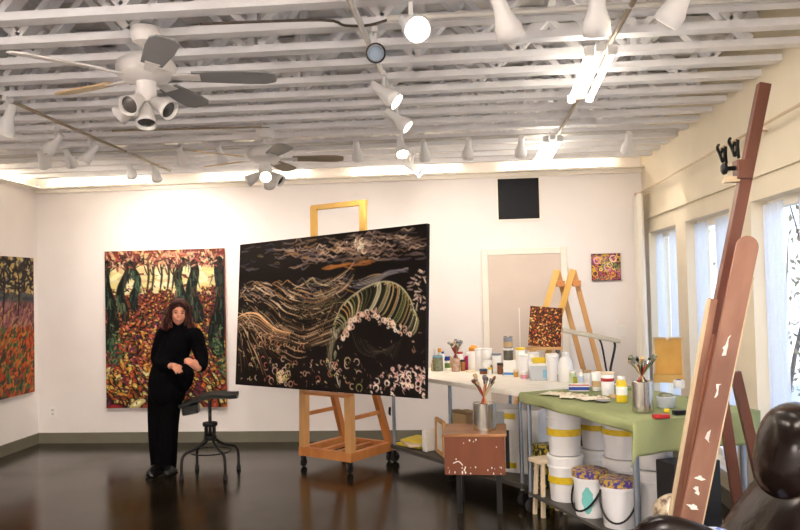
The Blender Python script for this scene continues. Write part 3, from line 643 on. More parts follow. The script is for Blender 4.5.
# ------------------------------------------------------------------ white workbench
TU=Vector((.6,-.8,0)); TV=Vector((.8,.6,0)); TO=Vector((-.82,7.66,0)); TRZ=math.atan2(-.8,.6); TL,TD=1.97,.75; ZT=.88
wb=thing('workbench','long white-topped workbench on steel posts and casters, in front of the back wall door','table',TO,TRZ)
MB().box((TL/2,TD/2,ZT-.02),(TL,TD,.04)).build('tabletop',WTOP,wb,bevel=.006,smooth=False)
sh=MB(); sh.box((TL/2,TD/2,.15),(TL-.02,TD-.04,.02)); sh.box((TL/2,.012,.155),(TL,.024,.035)); sh.box((TL/2,TD-.012,.155),(TL,.024,.035))
sh.build('lower_shelf',SHELFM,wb,smooth=False)
for x in (.03,.99,1.93):
    for y in (.035,TD-.035):
        l=MB(); l.tube([(x,y,.10),(x,y,ZT-.03)],.0165,12)
        for z in np.arange(.2,.84,.05): l.lathe([(.0165,-.002),(.0178,0),(.0165,.002)],(x,y,float(z)),12,caps=False)
        lo=l.build('leg',GALV,wb)
        c=MB().lathe([(.014,.07),(.02,.09),(.02,.115)],(x,y,0),10)
        c.box((x-.02,y,.06),(.005,.04,.07)); c.box((x+.02,y,.06),(.005,.04,.07)); c.build('caster_fork',DARKM,lo)
        MB().lathe([(.04,-.014),(.05,-.008),(.05,.008),(.04,.014)],(x,y,.05),16,Matrix.Rotation(PI/2,4,'Y')).build('wheel',RUBBER,lo)
        if x<1.2 and y<.1: MB().beam((x+.03,y-.0,.07),(x+.10,y-.03,.10),.03,.008).build('brake_lever',RUBBER,lo)
MB().tube([(.05,-.02,.47),(.09,-.05,.49),(.115,-.06,.55)],.012,8).build('hook',DARKM,wb)

# ------------------------------------------------------------------ green-clothed table
ZG=.90; GA=math.atan2(-.917,.40); GO=Vector((.37,5.97,0)); GL,GW=1.40,.86
gt=thing('worktable','steel-legged worktable under a green cloth at the right, nearest the camera','table',GO,GA)
MB().box((GL/2,GW/2,ZG-.035),(GL,GW,.035)).build('tabletop',WTOP,gt,smooth=False)
MB().box((GL/2,GW/2,.14),(GL-.04,GW-.04,.02)).build('lower_shelf',SHELFM,gt,smooth=False)
for x in (.03,GL-.04):
    for y in (.04,GW-.04):
        lo=MB().tube([(x,y,.1),(x,y,ZG-.05)],.019,12).build('leg',GALV,gt)
        c=MB().lathe([(.014,.07),(.02,.09),(.02,.115)],(x,y,0),10); c.box((x-.02,y,.06),(.005,.04,.07)); c.box((x+.02,y,.06),(.005,.04,.07)); c.build('caster_fork',DARKM,lo)
        MB().lathe([(.04,-.014),(.05,-.008),(.05,.008),(.04,.014)],(x,y,.05),16,Matrix.Rotation(PI/2,4,'Y')).build('wheel',RUBBER,lo)
# the cloth: a sheet that lies on the top and hangs over the long front side and the near end
nu,nv=90,60; u0,u1=-.015,GL+.205; v0,v1=-.07,GW+.05
vs=[];fs=[]
def drape(u,v):
    du=max(0,u-GL-.006); dv=max(0,-v-.006); dl=0
    x=min(u,GL+.006); y=max(v,-.006); z=ZG-.012
    h=du+dv
    if h>0:
        z-=h*.97
        if du>0: x+=.012+.016*math.sin(v*17+1)*min(1,du/.1)+.05*du
        if dv>0: y-=.008+.014*math.sin(u*13)*min(1,dv/.08)+.05*dv
    else: z+=.0016*math.sin(u*23)*math.sin(v*19)
    return (x,y,z)
for j in range(nv+1):
    for i in range(nu+1):
        u=u0+(u1-u0)*i/nu; v=v0+(v1-v0)*j/nv
        dip=.05*math.sin(u*5) if v<0 else 0
        vs.append(drape(u,v if v>=0 else v*(1+dip)))
for j in range(nv):
    for i in range(nu): a=j*(nu+1)+i; fs.append((a,a+1,a+nu+2,a+nu+1))
clo=MB().add(vs,fs).build('tablecloth',CLOTH,loc=GO,rotz=GA); m=clo.modifiers.new('thick','SOLIDIFY'); m.thickness=.004; m.offset=1
tag(clo,'green cloth draped over the worktable, hanging down at its near end','tablecloth')
ZC=ZG-.004
# ------------------------------------------------------------------ small things
def jar(name,label,cat,loc,body,bm_,parts=(),group=None,rz=0,n=18):
    t=thing(name,label,cat,loc,rz,group)
    MB().lathe(body,n=n).build('body',bm_,t)
    for pn,pr,pm in parts: MB().lathe(pr,n=n).build(pn,pm,t)
    return t
def cyl(r,h,r2=None,z=0): 
    r2=r if r2 is None else r2
    return [(r*.93,z),(r,z+.004),(r2,z+h-.004),(r2*.95,z+h)]
def band(r,z0,z1): return [(r,z0),(r+.0012,z0+.001),(r+.0012,z1-.001),(r,z1)]
def bottle(r,h): return [(r*.9,0),(r,.006),(r,h*.62),(r*.75,h*.76),(r*.36,h*.84),(r*.36,h*.9)]
def crate(name,label,cat,loc,d,m,rz=0,parts=(),group=None,bev=.004):
    t=thing(name,label,cat,loc,rz,group); MB().box((0,0,d[2]/2),d).build('body',m,t,bevel=bev,smooth=False)
    for pn,c,dd,pm in parts: MB().box(c,dd).build(pn,pm,t,smooth=False)
    return t
def brush(loc,dirv,L,label,group,hm_,hr=.005,tip=None,kind=0):
    t=thing('paint_brush',label,'brush',loc,group=group,rot=rotto(dirv).to_euler())
    MB().lathe([(hr*.5,0),(hr,.03),(hr*1.15,L*.5),(hr*.8,L*.72)],n=8).build('handle',hm_,t)
    MB().lathe([(hr*.9,L*.72),(hr*1.3,L*.8),(hr*1.4,L*.86)],n=8).build('ferrule',STEEL,t)
    w=[(hr*1.4,L*.86),(hr*1.9,L*.93),(hr*.5,L)] if kind==0 else [(hr*1.4,L*.86),(hr*2.4,L*.9),(hr*2.4,L)]
    MB().lathe(w,n=8).build('bristles',tip or BROWNG,t)
    return t
def brushes(base,R,H,n,L,label,group,mats,tips,lean=.25,seed=1,hr=.005,bottom=.01):
    rr=random.Random(seed)
    for i in range(n):
        a=2*PI*i/n+rr.uniform(-.2,.2); r0=R*.35; r1=R*.75
        p=Vector(base)+Vector((-r0*math.cos(a),-r0*math.sin(a),bottom)); q=Vector(base)+Vector((r1*math.cos(a),r1*math.sin(a),H))
        brush(p,q-p,L*rr.uniform(.82,1.08),label,group,mats[i%len(mats)],hr,tips[i%len(tips)],i%2)
def P(x,y,z=ZT):      # a spot on the bench, kept clear of its edges
    for k in range(60):
        p=atZ(x,y,z); v=(p-TO).dot(TV)
        if v<=TD-.07: break
        y+=.4
    return p
# --- on the white workbench, from the left
t=jar('glass_jar','grey-green jar of paint tubes at the left end of the white workbench','jar',P(438,371),cyl(.05,.15),JARG,[('rim',band(.05,.138,.15),TEALM)])
for i,(a,h,m,l) in enumerate(((.5,.17,ORANGEM,'orange-capped paint tube standing in the grey-green jar'),(2.6,.165,WPLAST,'white-capped paint tube standing in the grey-green jar'))):
    pt=thing('paint_tube',l,'tube',P(438,371)+Vector((.022*math.cos(a),.022*math.sin(a),.152)))
    MB().lathe([(.014,0),(.016,.03)],n=12).build('body',WPLAST,pt); MB().lathe([(.017,.03),(.017,.065),(.012,.07)],n=12).build('cap',m,pt)
jar('paint_jar','small jar with a blue lid and green label beside the grey-green jar','jar',P(447.5,369),cyl(.026,.085),WPLAST,[('label',band(.026,.012,.06),GREENM),('lid',cyl(.03,.04,.026,.085),BLUEM)])
bp=P(456,371.5); jar('brush_jar','slim glass jar crammed with red-handled brushes on the white workbench','jar',bp,cyl(.042,.13),mat('murky_glass',(150,110,90),.15,rgb2=(196,170,150),scale=30))
MC_R=[REDM,BROWNG,REDM,mat('dark_red_handle',(120,26,34),.35),GREENM]
brushes(bp+Vector((0,0,.13)),.06,.12,11,.19,'red and brown handled brush standing in the slim jar on the white workbench','brushes in the slim jar',MC_R,[GREYM,JARG,CARDB],seed=3,hr=.007,bottom=.002)
bk=P(468,368.5); t=jar('squeeze_bottle','magenta squeeze bottle beside the red-handled brushes','bottle',bk,[(.034,0),(.038,.006),(.038,.09),(.034,.12),(.02,.14)],PINKM,[('cap',[(.016,.14),(.014,.165),(.008,.17)],WPLAST)])
jar('canister','rounded white canister with an orange cap on the white workbench','canister',P(474,364),[(.05,0),(.055,.01),(.055,.16),(.04,.19),(.03,.195)],WPLAST,[('lid',[(.04,.193),(.045,.20),(.045,.225),(.02,.25)],ORANGEM)])
jar('paint_jar','small dark blue lidded jar at the front edge of the white workbench','jar',P(483.5,374),cyl(.036,.03),BROWNG,[('lid',cyl(.038,.018,None,.03),mat('navy_lid',(30,60,100),.35))])
st0=P(487,367)
for k in range(2): jar('plastic_tub',['white plastic tub under another tub, left of the blue-striped box','white plastic tub stacked on top of another, left of the blue-striped box'][k],'tub',st0+Vector((0,0,.115*k)),cyl(.044,.10,.052),WPLAST,[('lid',cyl(.055,.012,None,.1),WENAM)])
jar('paint_jar','squat brown glass jar with a white lid in front of the tubs','jar',P(494,371),cyl(.032,.075),BROWNG,[('lid',cyl(.033,.018,None,.075),WPLAST)])
jar('paint_jar','squat brown glass jar with a black lid in front of the tubs','jar',P(501,367),cyl(.034,.085),BROWNG,[('lid',cyl(.035,.02,None,.085),BLACKM)])
bx=P(512,368.5); crate('box','white carton with a blue stripe along its bottom','box',bx,(.135,.10,.14),WPLAST,-.3,[('stripe',(0,0,.02),(.137,.102,.022),mat('blue_stripe',(60,130,196),.4))])
jar('jar','dark grey jar standing on the white blue-striped carton','jar',bx+Vector((-.028,0,.14)),cyl(.045,.09),mat('charcoal_jar',(80,76,66),.3),[('lid',cyl(.047,.016,None,.09),WPLAST)])
jar('tin_can','grey tin with a pale label balanced topmost on the dark grey jar','can',bx+Vector((-.028,0,.247)),cyl(.042,.10),GREYM,[('label',band(.042,.012,.06),CARDB),('lid',cyl(.043,.012,None,.10),STEEL)])
jar('glue_bottle','pale yellow cone-nozzled bottle standing on the white carton','bottle',bx+Vector((.045,0,.14)),[(.018,0),(.019,.03),(.008,.06),(.003,.085)],mat('pale_yellow',(226,206,130),.4))
jar('bucket','round white tub left of the clear storage box','tub',P(526,365),cyl(.055,.19,.062),WENAM,[('lid',cyl(.065,.016,None,.19),WPLAST)])
jar('paint_jar','small pink-labelled jar at the front of the white workbench','jar',P(524,379),cyl(.030,.05),WPLAST,[('label',band(.03,.006,.04),mat('pink_label',(226,150,160),.5)),('lid',cyl(.031,.014,None,.05),WPLAST)])
sb=P(545,378.5); crate('storage_box','cloudy plastic storage box with a pale blue label on the white workbench','box',sb,(.24,.16,.13),CLEARP,-.15,[('lid',(0,0,.138),(.255,.175,.018),WPLAST),('label',(.03,-.081,.06),(.08,.004,.07),TEALM)])
crate('sponge','yellow sponge lying on the storage box','sponge',sb+Vector((-.05,0,.147)),(.11,.08,.045),YELM,.1,bev=.01)
t=crate('box','small white carton with a black knob, on the storage box','box',sb+Vector((.065,.02,.147)),(.10,.08,.075),WPLAST,.1); MB().ball((-.02,-.042,.012),.012).build('knob',BLACKM,t)
jar('jug','big white plastic jug with a tapered neck, right of the storage box','jug',P(566,369),[(.06,0),(.065,.01),(.062,.14),(.045,.20),(.028,.215)],WPLAST,[('lid',[(.03,.215),(.03,.25),(.026,.253)],WENAM)])
jar('bottle','slim white bottle with a pale blue label right of the big jug','bottle',P(581,371),[(.022,0),(.026,.006),(.026,.085),(.014,.10)],WPLAST,[('label',band(.026,.02,.07),mat('ice_label',(206,222,240),.5)),('cap',[(.014,.10),(.014,.12),(.01,.122)],WPLAST)])
crate('box','small green and yellow box at the right end of the white workbench','box',P(578,379),(.075,.05,.055),mat('olive_yellow_box',(186,176,50),.5,rgb2=(120,140,60),scale=18),.1)
for k,(x,y,c,l) in enumerate(((471,372,'cream_blob','crumpled cream rag on the white workbench'),(508,375,'tan_blob','flat tan paint dish at the front of the white workbench'))):
    jar('palette_dish' if k else 'rag',l,'dish' if k else 'rag',P(x,y),[(.05,0),(.055,.006),(.05,.014),(.02,.02)],CREAMP if k==0 else CARDB)
for x,y,r,h,m,lab,pt in (
  (433,371,.020,.10,CARDB,'slim tan bottle at the far left end of the white workbench',ORANGEM),
  (443,365,.026,.15,WPLAST,'white bottle with a blue cap behind the grey-green jar',BLUEM),
  (463,371,.022,.09,mat('amber_bottle',(170,110,50),.25),'short amber bottle in front of the magenta bottle',BLACKM),
  (480,362,.045,.20,WENAM,'tall white tub behind the orange-capped canister',WPLAST),
  (497,361,.040,.17,WPLAST,'white tub with a grey lid behind the brown jars',GREYM),
  (505,374,.018,.05,mat('red_label_jar',(196,80,60),.4),'tiny red jar in front of the brown jars',WPLAST),
  (516,377,.02,.045,mat('ochre_jar',(200,150,60),.4),'tiny ochre jar in front of the blue-striped carton',CREAMP),
  (534,366,.045,.21,WENAM,'tall white tub behind the clear storage box',WENAM),
  (553,368,.05,.20,WENAM,'wide white tub behind the small carton with the knob',WPLAST),
  (573,376,.024,.085,mat('pale_green_bottle',(190,206,160),.35),'pale green bottle left of the green and yellow box',WPLAST),
  (451,364,.024,.13,CARDB,'tan bottle behind the blue-lidded jar',WPLAST),
  (460,362,.03,.15,WPLAST,'white bottle with a red cap behind the brush jar',REDM),
  (490,375,.018,.05,WPLAST,'tiny white pot with a yellow lid at the front of the white workbench',YELM),
  (509,362,.035,.23,mat('frosted_bottle',(214,214,206),.3),'tall frosted bottle rising behind the blue-striped carton',GREYM),
  (521,363,.04,.24,WENAM,'tall white bottle behind the round white tub',YELM),
  (538,380,.016,.045,mat('coral_jar',(220,110,90),.4),'tiny coral jar in front of the clear storage box',WPLAST),
  (560,379,.02,.06,GREYM,'small grey pot in front of the big white jug',WPLAST),
  (597,379,.022,.12,WPLAST,'white bottle with an orange cap at the right end of the workbench',ORANGEM),
  (588,377,.03,.10,WPLAST,'white pot with a tan label at the right end of the white workbench',CARDB)):
    jar('paint_bottle' if h>.09 and r<.03 else 'paint_pot',lab,'bottle' if h>.09 and r<.03 else 'pot',P(x,y),bottle(r,h) if h>.09 and r<.03 else cyl(r,h,r*1.08),m,[('lid',cyl(r*.5 if h>.09 and r<.03 else r*1.12,.02,None,h*.9 if h>.09 and r<.03 else h),pt)])
# little A-frame easel with the leaf painting
EY=7.95
pk=atY(557,270,EY); pk2=atY(573,270,EY)
ez=thing('aframe_easel','wooden easel of two A-shaped frames behind the white workbench, holding the leaf painting','easel',(pk.x*.5+pk2.x*.5,EY,0))
ht=pk.z; hw=(pk2.x-pk.x)/2
for s in (-1,1):
    MB().beam((s*hw-.62,-.16,.0),(s*hw,0,ht),.06,.04,(0,1,0)).build('front_leg',YWOOD,ez,smooth=False,bevel=.003)
    MB().beam((s*hw+.44,.14,.0),(s*hw+.01,.03,ht-.01),.05,.035,(0,1,0)).build('rear_leg',WOOD,ez,smooth=False,bevel=.003)
    MB().box((s*hw+.03,.0,ht-.14),(.085,.05,.06)).build('hinge_block',OWOOD,ez,smooth=False,bevel=.004)
MB().beam((-hw-.46,-.145,.55),(hw-.32,-.14,.55),.03,.05).build('crossbar',WOOD,ez,smooth=False)
lp=leaves_painting()
pb=atY(544.5,346.5,EY-.28); 
MB().beam((pb.x-.17-ez.location.x,-.22,pb.z-.02),(pb.x+.17-ez.location.x,-.22,pb.z-.02),.16,.025).build('ledge',WOOD,ez,smooth=False)
q=lp.mesh('painting','small brown and orange leaf painting propped on the A-shaped easel','painting',pb,(0,0,0),.02,(90,54,36))
q.rotation_euler=(Matrix.Rotation(.10,3,'Y')@Matrix.Rotation(-.2,3,'X')).to_euler(); q.scale=(1.08,1,1.08)
# desk lamp with a long pale head and two bent arms
dl=atY(608,368,6.62); lm=thing('desk_lamp','swing-arm desk lamp with a long flat silver head, right of the leaf painting','lamp',(dl.x,6.62-.04,ZT))
h0=atY(562,330,6.58)-lm.location; h1=atY(620,341,6.58)-lm.location
MB().lathe([(.06,0),(.06,.012),(.02,.02),(.015,.05)],n=18).build('base',GREYM,lm)
a0=h0.lerp(h1,.62); a1=h0.lerp(h1,.88)
MB().tube([(-.01,0,.04),(-.02,0,.10),(a0.x+.03,0,a0.z-.07),(a0.x,0,a0.z)],.008,8,smooth=4).build('arm',DARKM,lm)
MB().tube([(.01,0,.04),(.015,0,.12),(a1.x+.015,0,a1.z-.05),(a1.x-.01,0,a1.z)],.010,8,smooth=4).build('arm',DARKM,lm)
MB().beam(h0,h1,.10,.038).build('head',mat('silver_lamp_head',(196,188,172),.35,.3),lm,bevel=.01,smooth=False)

# --- on the green cloth
G=lambda x,y: atZ(x,y,ZC)
crate('paint_box','white paint box with blue and red stripes, far end of the green cloth','box',G(579,391),(.15,.06,.055),WPLAST,-.1,[('blue_stripe',(0,-.031,.022),(.15,.004,.024),BLUEM),('red_stripe',(0,-.031,.048),(.15,.004,.008),REDM)])
rr=random.Random(5)
for i,(x,y,l) in enumerate(((556,395,'crumpled white palette paper at the far left of the green cloth'),(574,397.5,'crumpled white palette paper in front of the striped paint box'),(592,399.5,'crumpled white palette paper left of the yellow bottle'))):
    vs=[];fs=[]
    for b in range(9):
        for a in range(11): vs.append((-.10+.02*a,-.08+.02*b,.004+.012*abs(math.sin(a*1.3+i)*math.cos(b*1.7+i*2))+rr.uniform(0,.006)))
    for b in range(8):
        for a in range(10): k=b*11+a; fs.append((k,k+1,k+12,k+11))
    o=MB().add(vs,fs).build('palette_paper',mat('dabbed_paper',(238,228,206),.7,rgb2=(196,160,120),scale=22,contrast=(.5,.72)),loc=G(x,y),rotz=-.5+.4*i); tag(o,l,'paper'); m=o.modifiers.new('t','SOLIDIFY'); m.thickness=.002; m.offset=1
jar('foil_tray','shallow dark grey foil dish in front of the palette papers','dish',G(603,402),[(.03,0),(.05,.008),(.052,.012),(.046,.011)],GREYM)
jar('plastic_cup','tall white plastic cup right of the striped paint box','cup',G(597,390.5),cyl(.034,.14,.04),WPLAST,[('label',band(.036,.03,.08),CARDB)])
jar('paint_pot','white pot with red letters and a cream lid on the green cloth','pot',G(608,395),cyl(.045,.15,.047),WENAM,[('mark',[(.0463,.10),(.0478,.102),(.0478,.122),(.0466,.124)],REDM),('lid',cyl(.05,.016,None,.15),CREAMP)])
jar('roll_of_tape','small tan roll beside the white pot with red letters','roll',G(614,397.5),[(.02,0),(.032,0),(.032,.022),(.02,.022)],CARDB)
yb=jar('squeeze_bottle','yellow and white squeeze bottle left of the steel brush can','bottle',G(622,402),[(.034,0),(.037,.006),(.037,.12),(.03,.145),(.022,.15)],YELM,[('label',band(.037,.05,.105),WPLAST),('cap',cyl(.026,.022,None,.15),WPLAST)])
MB().box((.05,0,.085),(.03,.012,.014)).build('handle',GREENM,yb)
cb_=G(643,411.5); can=jar('steel_canister','shiny steel canister full of brushes on the green cloth','canister',cb_,[(.062,0),(.066,.004),(.066,.188),(.062,.19),(.062,.184)],STEEL)
brushes(cb_+Vector((0,0,.18)),.09,.13,15,.20,'used paint brush standing in the steel canister on the green cloth','brushes in the steel canister on the green cloth',[BROWNG,DARKM,REDM,GREENM,EDGEW],[GREYM,JARG,BLACKM,CARDB],seed=9,hr=.006,bottom=.002)
jar('plastic_tub','low cloudy tub of grey paint scraps right of the steel canister','tub',G(666,407),cyl(.055,.07,.062),CLEARP,[('contents',[(.05,.066),(.04,.085),(.02,.09)],JARG)])
jar('roll','white spool with a blue end near the wooden box','spool',G(679,388),cyl(.04,.06),WPLAST,[('end_cap',[(.018,.06),(.018,.066),(.01,.068)],BLUEM)])
wob=G(669,382); wt=thing('paint_case','open pale wooden paint case with its lid raised, at the back of the green cloth','case',wob,-.25)
MB().box((0,0,.03),(.23,.10,.06)).build('tray',YWOOD,wt,smooth=False)
f=MB(); f.box((0,.06,.20),(.225,.012,.30)); lid=f.build('lid',mat('honey_wood',(200,150,64),.5,rgb2=(216,168,82),scale=6),wt,smooth=False)
f=MB(); 
for x in (-.108,.108): f.box((x,.045,.20),(.012,.03,.31))
for z in (.05,.352): f.box((0,.045,z),(.228,.03,.012))
f.build('lid_frame',EDGEW,lid,smooth=False); MB().box((0,.03,.345),(.02,.012,.02)).build('latch',STEEL,wt)
crate('box','small flat red box at the near edge of the green cloth','box',G(661,418),(.095,.05,.022),REDM,.1)
crate('box','small black case next to the flat red box','case',G(680,414.5),(.085,.04,.026),BLACKM,.25)
jar('paint_pot','tiny yellow pot between the red box and the steel canister','pot',G(667,412),cyl(.018,.02),YELM)

# --- wooden box stool with the other brush can
bx=atZ(474,433,.60); bs=thing('box_stool','paint-spattered brown wooden box table on four black legs, in front of the white workbench','stool',(0,0,0))
p0=atZ(444,434,.60); p1=atZ(504.5,434,.60); bw=(p1-p0).length; ang=math.atan2(p1.y-p0.y,p1.x-p0.x)
bs.location=((p0.x+p1.x)/2,(p0.y+p1.y)/2,0); bs.rotation_euler=(0,0,ang)
f=MB(); f.box((0,.0,.445),(bw,.025,.29)); f.box((0,.42,.445),(bw,.02,.29)); f.box((-bw/2+.012,.21,.445),(.024,.4,.29)); f.box((bw/2-.012,.21,.445),(.024,.4,.29)); f.box((0,.21,.31),(bw-.02,.42,.02))
RBW=mat('spattered_brown_wood',(104,52,28),.45,rgb2=(134,74,42),scale=5,stretch=(1,1,.3)); f.build('body',RBW,bs,smooth=False)
MB().box((0,.205,.592),(bw+.03,.46,.02)).build('top',mat('worn_top_wood',(128,78,42),.35,rgb2=(180,130,82),scale=4),bs,smooth=False,bevel=.003)
f=MB(); rr=random.Random(2)
for i in range(26):
    x,z=rr.uniform(-.9,.9)*bw/2,rr.choice([rr.uniform(.31,.36),rr.uniform(.31,.58)]); r=rr.uniform(.002,.007); f.ball((x,-.0135,z),(r,.0015,r*rr.uniform(1,2.2)),6,4)
f.tube([(-.16,-.014,.385),(-.12,-.015,.40),(-.09,-.014,.37)],.004,6,smooth=3); o=f.build('paint_drips',WPLAST,bs)
for x in (-bw/2+.10,bw/2-.05):
    for y in (.05,.37): MB().box((x,y,.15),(.04,.03,.30)).build('leg',BLACKM,bs,smooth=False)
MB().box((bw/2+.02,.23,.44),(.03,.03,.29)).build('side_bracket',BLACKM,bs,smooth=False)
cq=atZ(485,431,.603); cq=Vector((cq.x,cq.y+.06,.602)); jar('steel_canister','shiny steel canister of tall brushes on the wooden box table','canister',cq,[(.082,0),(.088,.004),(.088,.205),(.084,.207),(.084,.20)],STEEL)
brushes(cq+Vector((0,0,.195)),.09,.16,9,.25,'long brush standing in the steel canister on the wooden box table','brushes in the steel canister on the wooden box table',[EDGEW,BROWNG,REDM,WOOD],[CARDB,GREYM,BROWNG],seed=4,hr=.007,bottom=.002)
# --- on the lower shelf of the white workbench
W=lambda x,y,z=0: TO+TU*x+TV*y+Vector((0,0,z)); ZS=.165
for i,(x,y,r,l,m) in enumerate(((.17,.20,.2,'yellow paper envelope lowest on the workbench shelf',PAPERY),(.22,.17,-.3,'cream folder between yellow papers on the workbench shelf',CREAMP),(.25,.22,.35,'yellow paper pad topmost on the workbench shelf',PAPERY))):
    crate('paper_pad',l,'paper',W(x,y,ZS+.026*i),(.32,.24,.024),m,TRZ+r,bev=.002)
crate('paper_bag','white paper package beside the yellow papers','package',W(.47,.22,ZS),(.06,.28,.20),PAPERW,TRZ+.1,bev=.01)
fr=thing('picture_frame','small wooden framed canvas leaning on the lower shelf behind the box table','frame',W(.66,.15,ZS),TRZ-.35)
f=MB(); 
for x in (-.13,.13): f.box((x,0,.16),(.03,.03,.32))
for z in (.015,.305): f.box((0,0,z),(.23,.03,.03))
f.build('frame',WOOD,fr,smooth=False); MB().box((0,.005,.16),(.23,.012,.26)).build('canvas',PAPERW,fr,smooth=False)
crate('box','cardboard box on the lower shelf behind the framed canvas','box',W(.68,.44,ZS),(.28,.22,.36),CARDB,TRZ,[('flap',(0,-.05,.37),(.28,.1,.006),CARDB)])
crate('storage_box','big cloudy plastic bin on the lower shelf behind the brush canister','box',W(1.13,.50,ZS),(.40,.3,.44),CLEARP,TRZ+.3,[('lid',(0,0,.45),(.44,.32,.02),WPLAST)])
crate('foam_panel','white foam box with yellow taped corners standing at the right end of the lower shelf','box',W(1.62,.38,ZS),(.30,.30,.52),WPLAST,TRZ+.45,[('tape',(-.10,-.151,.46),(.10,.004,.045),TAPE),('tape',(-.10,-.151,.06),(.10,.004,.045),TAPE)])
# --- plank step and splattered crate between the tables
sp=atZ(546,457,.42); sp=Vector((sp.x+.02,sp.y,0)); ss=thing('step_stool','small cream wooden step stool between the two work tables','stool',sp,.5)
MB().box((0,0,.405),(.26,.15,.03)).build('seat',CREAMP,ss,smooth=False,bevel=.004)
for x in (-.09,.09): 
    for y in (-.05,.05): MB().beam((x*1.1,y*1.1,0),(x*.9,y*.8,.39),.025,.025).build('leg',CREAMP,ss,smooth=False)
# --- buckets under the green table
H=lambda x,y,z=0: GO+Vector((.40,-.917,0))*x+Vector((.917,.40,0))*y+Vector((0,0,z)); ZF=.15
def bucket(loc,label,r=.14,h=.34,tape=None,rim=None,handle=False,group=None,rz=0,stain=None):
    t=thing('bucket',label,'bucket',loc,rz,group)
    f=MB().lathe([(r*.86,0),(r*.88,.006),(r*.97,h*.78),(r*1.04,h*.785),(r*1.04,h*.83),(r*.985,h*.835),(r,h),(r*.95,h),(r*.94,h-.012)],n=28); f.build('body',WENAM,t)
    if tape: 
        z0,z1=tape; MB().lathe([(r*.92+.006,z0),(r*.94+.008,z0+.001),(r*.94+.008,z1-.001),(r*.93+.008,z1)],n=28,caps=False).build('tape',TAPE,t)
    if rim: MB().lathe([(r*1.01,h*.86),(r*1.06,h*.87),(r*1.06,h*1.0),(r*.9,h*1.02),(r*.3,h*1.01)],n=28).build('paint_crusted_rim',rim,t)
    else: MB().lathe([(r*1.0,h),(r*1.05,h+.002),(r*1.05,h+.022),(r*.98,h+.026),(r*.9,h+.018),(.01,h+.018)],n=28).build('lid',WPLAST,t)
    if handle: MB().tube([(r*1.02*math.cos(a),r*1.02*math.sin(a)-.012,h*.72-.17*max(0,math.sin(-a))) for a in np.linspace(-PI,0,17)],.007,6).build('handle',BLACKM,t)
    if stain:
        f=MB(); vs=[];fs=[]
        for j in range(9):
            z=.03+.022*j; hwid=.38*math.sin(PI*(j+.7)/9.4)+.04*math.sin(j*2.3)
            for i in range(7):
                a=-1.05+hwid*(i/3-1); rad=r*(.865+.13*z/h)+.0025; vs.append((rad*math.cos(a),rad*math.sin(a),z))
        for j in range(8):
            for i in range(6): k=j*7+i; fs.append((k,k+1,k+8,k+7))
        f.add(vs,fs).build('paint_stain',stain,t)
    return t
def under(px,py,z): return atZ(px,py,z)
b0=under(578,503,ZF); b0=H(.36,.17,ZF)
bucket(H(.30,.18,ZF),'lower yellow-taped white bucket at the left end under the green table',.125,.30,(.13,.18))
bucket(H(.30,.18,ZF+.327),'upper yellow-taped white bucket stacked at the left end under the green table',.125,.32,(.14,.19))
bucket(H(.22,.50,ZF),'lower white bucket behind the taped stack under the green table',.12,.30,(.14,.18))
bucket(H(.22,.50,ZF+.327),'upper white bucket behind the taped stack under the green table',.12,.30,(.14,.18))
bucket(H(.63,.45,ZF),'tall white bucket hidden lowest behind the paint-crusted pail',.145,.32)
bucket(H(.63,.45,ZF+.347),'big white bucket with a short yellow tape, topmost in the middle under the green table',.145,.35,(.16,.20))
bucket(H(.70,.135,ZF),'white pail with a purple and gold paint-crusted rim and black handle',.115,.30,None,PURPLE,True,rz=GA+.3,stain=SPOUT)
bucket(H(.98,.17,ZF),'white pail with a crusted purple rim beside the black-handled pail',.115,.30,None,PURPLE,True,rz=GA+.8)
bucket(H(.98,.44,ZF),'lower white bucket at the near end behind the crusted pails',.14,.32)
bucket(H(.98,.44,ZF+.347),'upper white bucket at the near end behind the crusted pails',.13,.28)
sc_=atZ(551,446,.42); crate('box','paint-splattered dark box stacked on the plank behind the table leg','box',Vector((sp.x-.02,sp.y+.19,0)),(.14,.12,.48),SPLAT,.5)
# plastic bag of scraps and dark bin near the table's near leg
bag=MB(); rr=random.Random(8)
bag.ball((0,0,.27),(.13,.13,.27),26,22)
for i,v in enumerate(bag.v): bag.v[i]=Vector((v.x*(1+.12*math.sin(v.z*40+v.y*30)),v.y*(1+.12*math.cos(v.z*33+v.x*41)),max(0,v.z)))
bl=atY(671,500,4.42); tag(bag.build('plastic_bag',BAGM,loc=(bl.x,4.42,0)),'crinkled plastic bag of brown and white scraps beside the table leg','bag')
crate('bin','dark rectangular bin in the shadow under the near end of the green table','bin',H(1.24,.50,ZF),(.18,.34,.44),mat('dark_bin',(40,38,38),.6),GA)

# ------------------------------------------------------------------ tall brown easel at the right
te=thing('tall_easel','tall brown wooden easel with leaning mast and clamp, by the windows','easel',(1.35,4.25,0))
eo=te.location.copy(); YE=4.25
def E(px,py,Y=YE): return atY(px,py,Y)-eo
def toz(a,b,z): t=(z-a.z)/(b.z-a.z); return a.lerp(b,t)
a,b=E(764,84),E(681,497); foot=toz(a,b,.0)
MB().beam(foot,a,.06,.06,(0,1,0)).build('mast',BWOOD,te,smooth=False,bevel=.003)
a,b=E(713,299,4.1),E(681,480,4.1)
MB().beam(toz(a,b,0.02),a,.035,.04,(0,1,0)).build('front_rail',PWOOD,te,smooth=False)
a1,b1=a+Vector((-.022,-.0,0)),b+Vector((-.022,0,0)); MB().beam(toz(a1,b1,.03),a1,.010,.045,(0,1,0)).build('rail_edge',EDGEW,te,smooth=False)
a,b=E(717,335,4.02),E(697,440,4.02); MB().beam(toz(a,b,.02),a,.04,.04,(0,1,0)).build('front_rail',BWOOD,te,smooth=False)
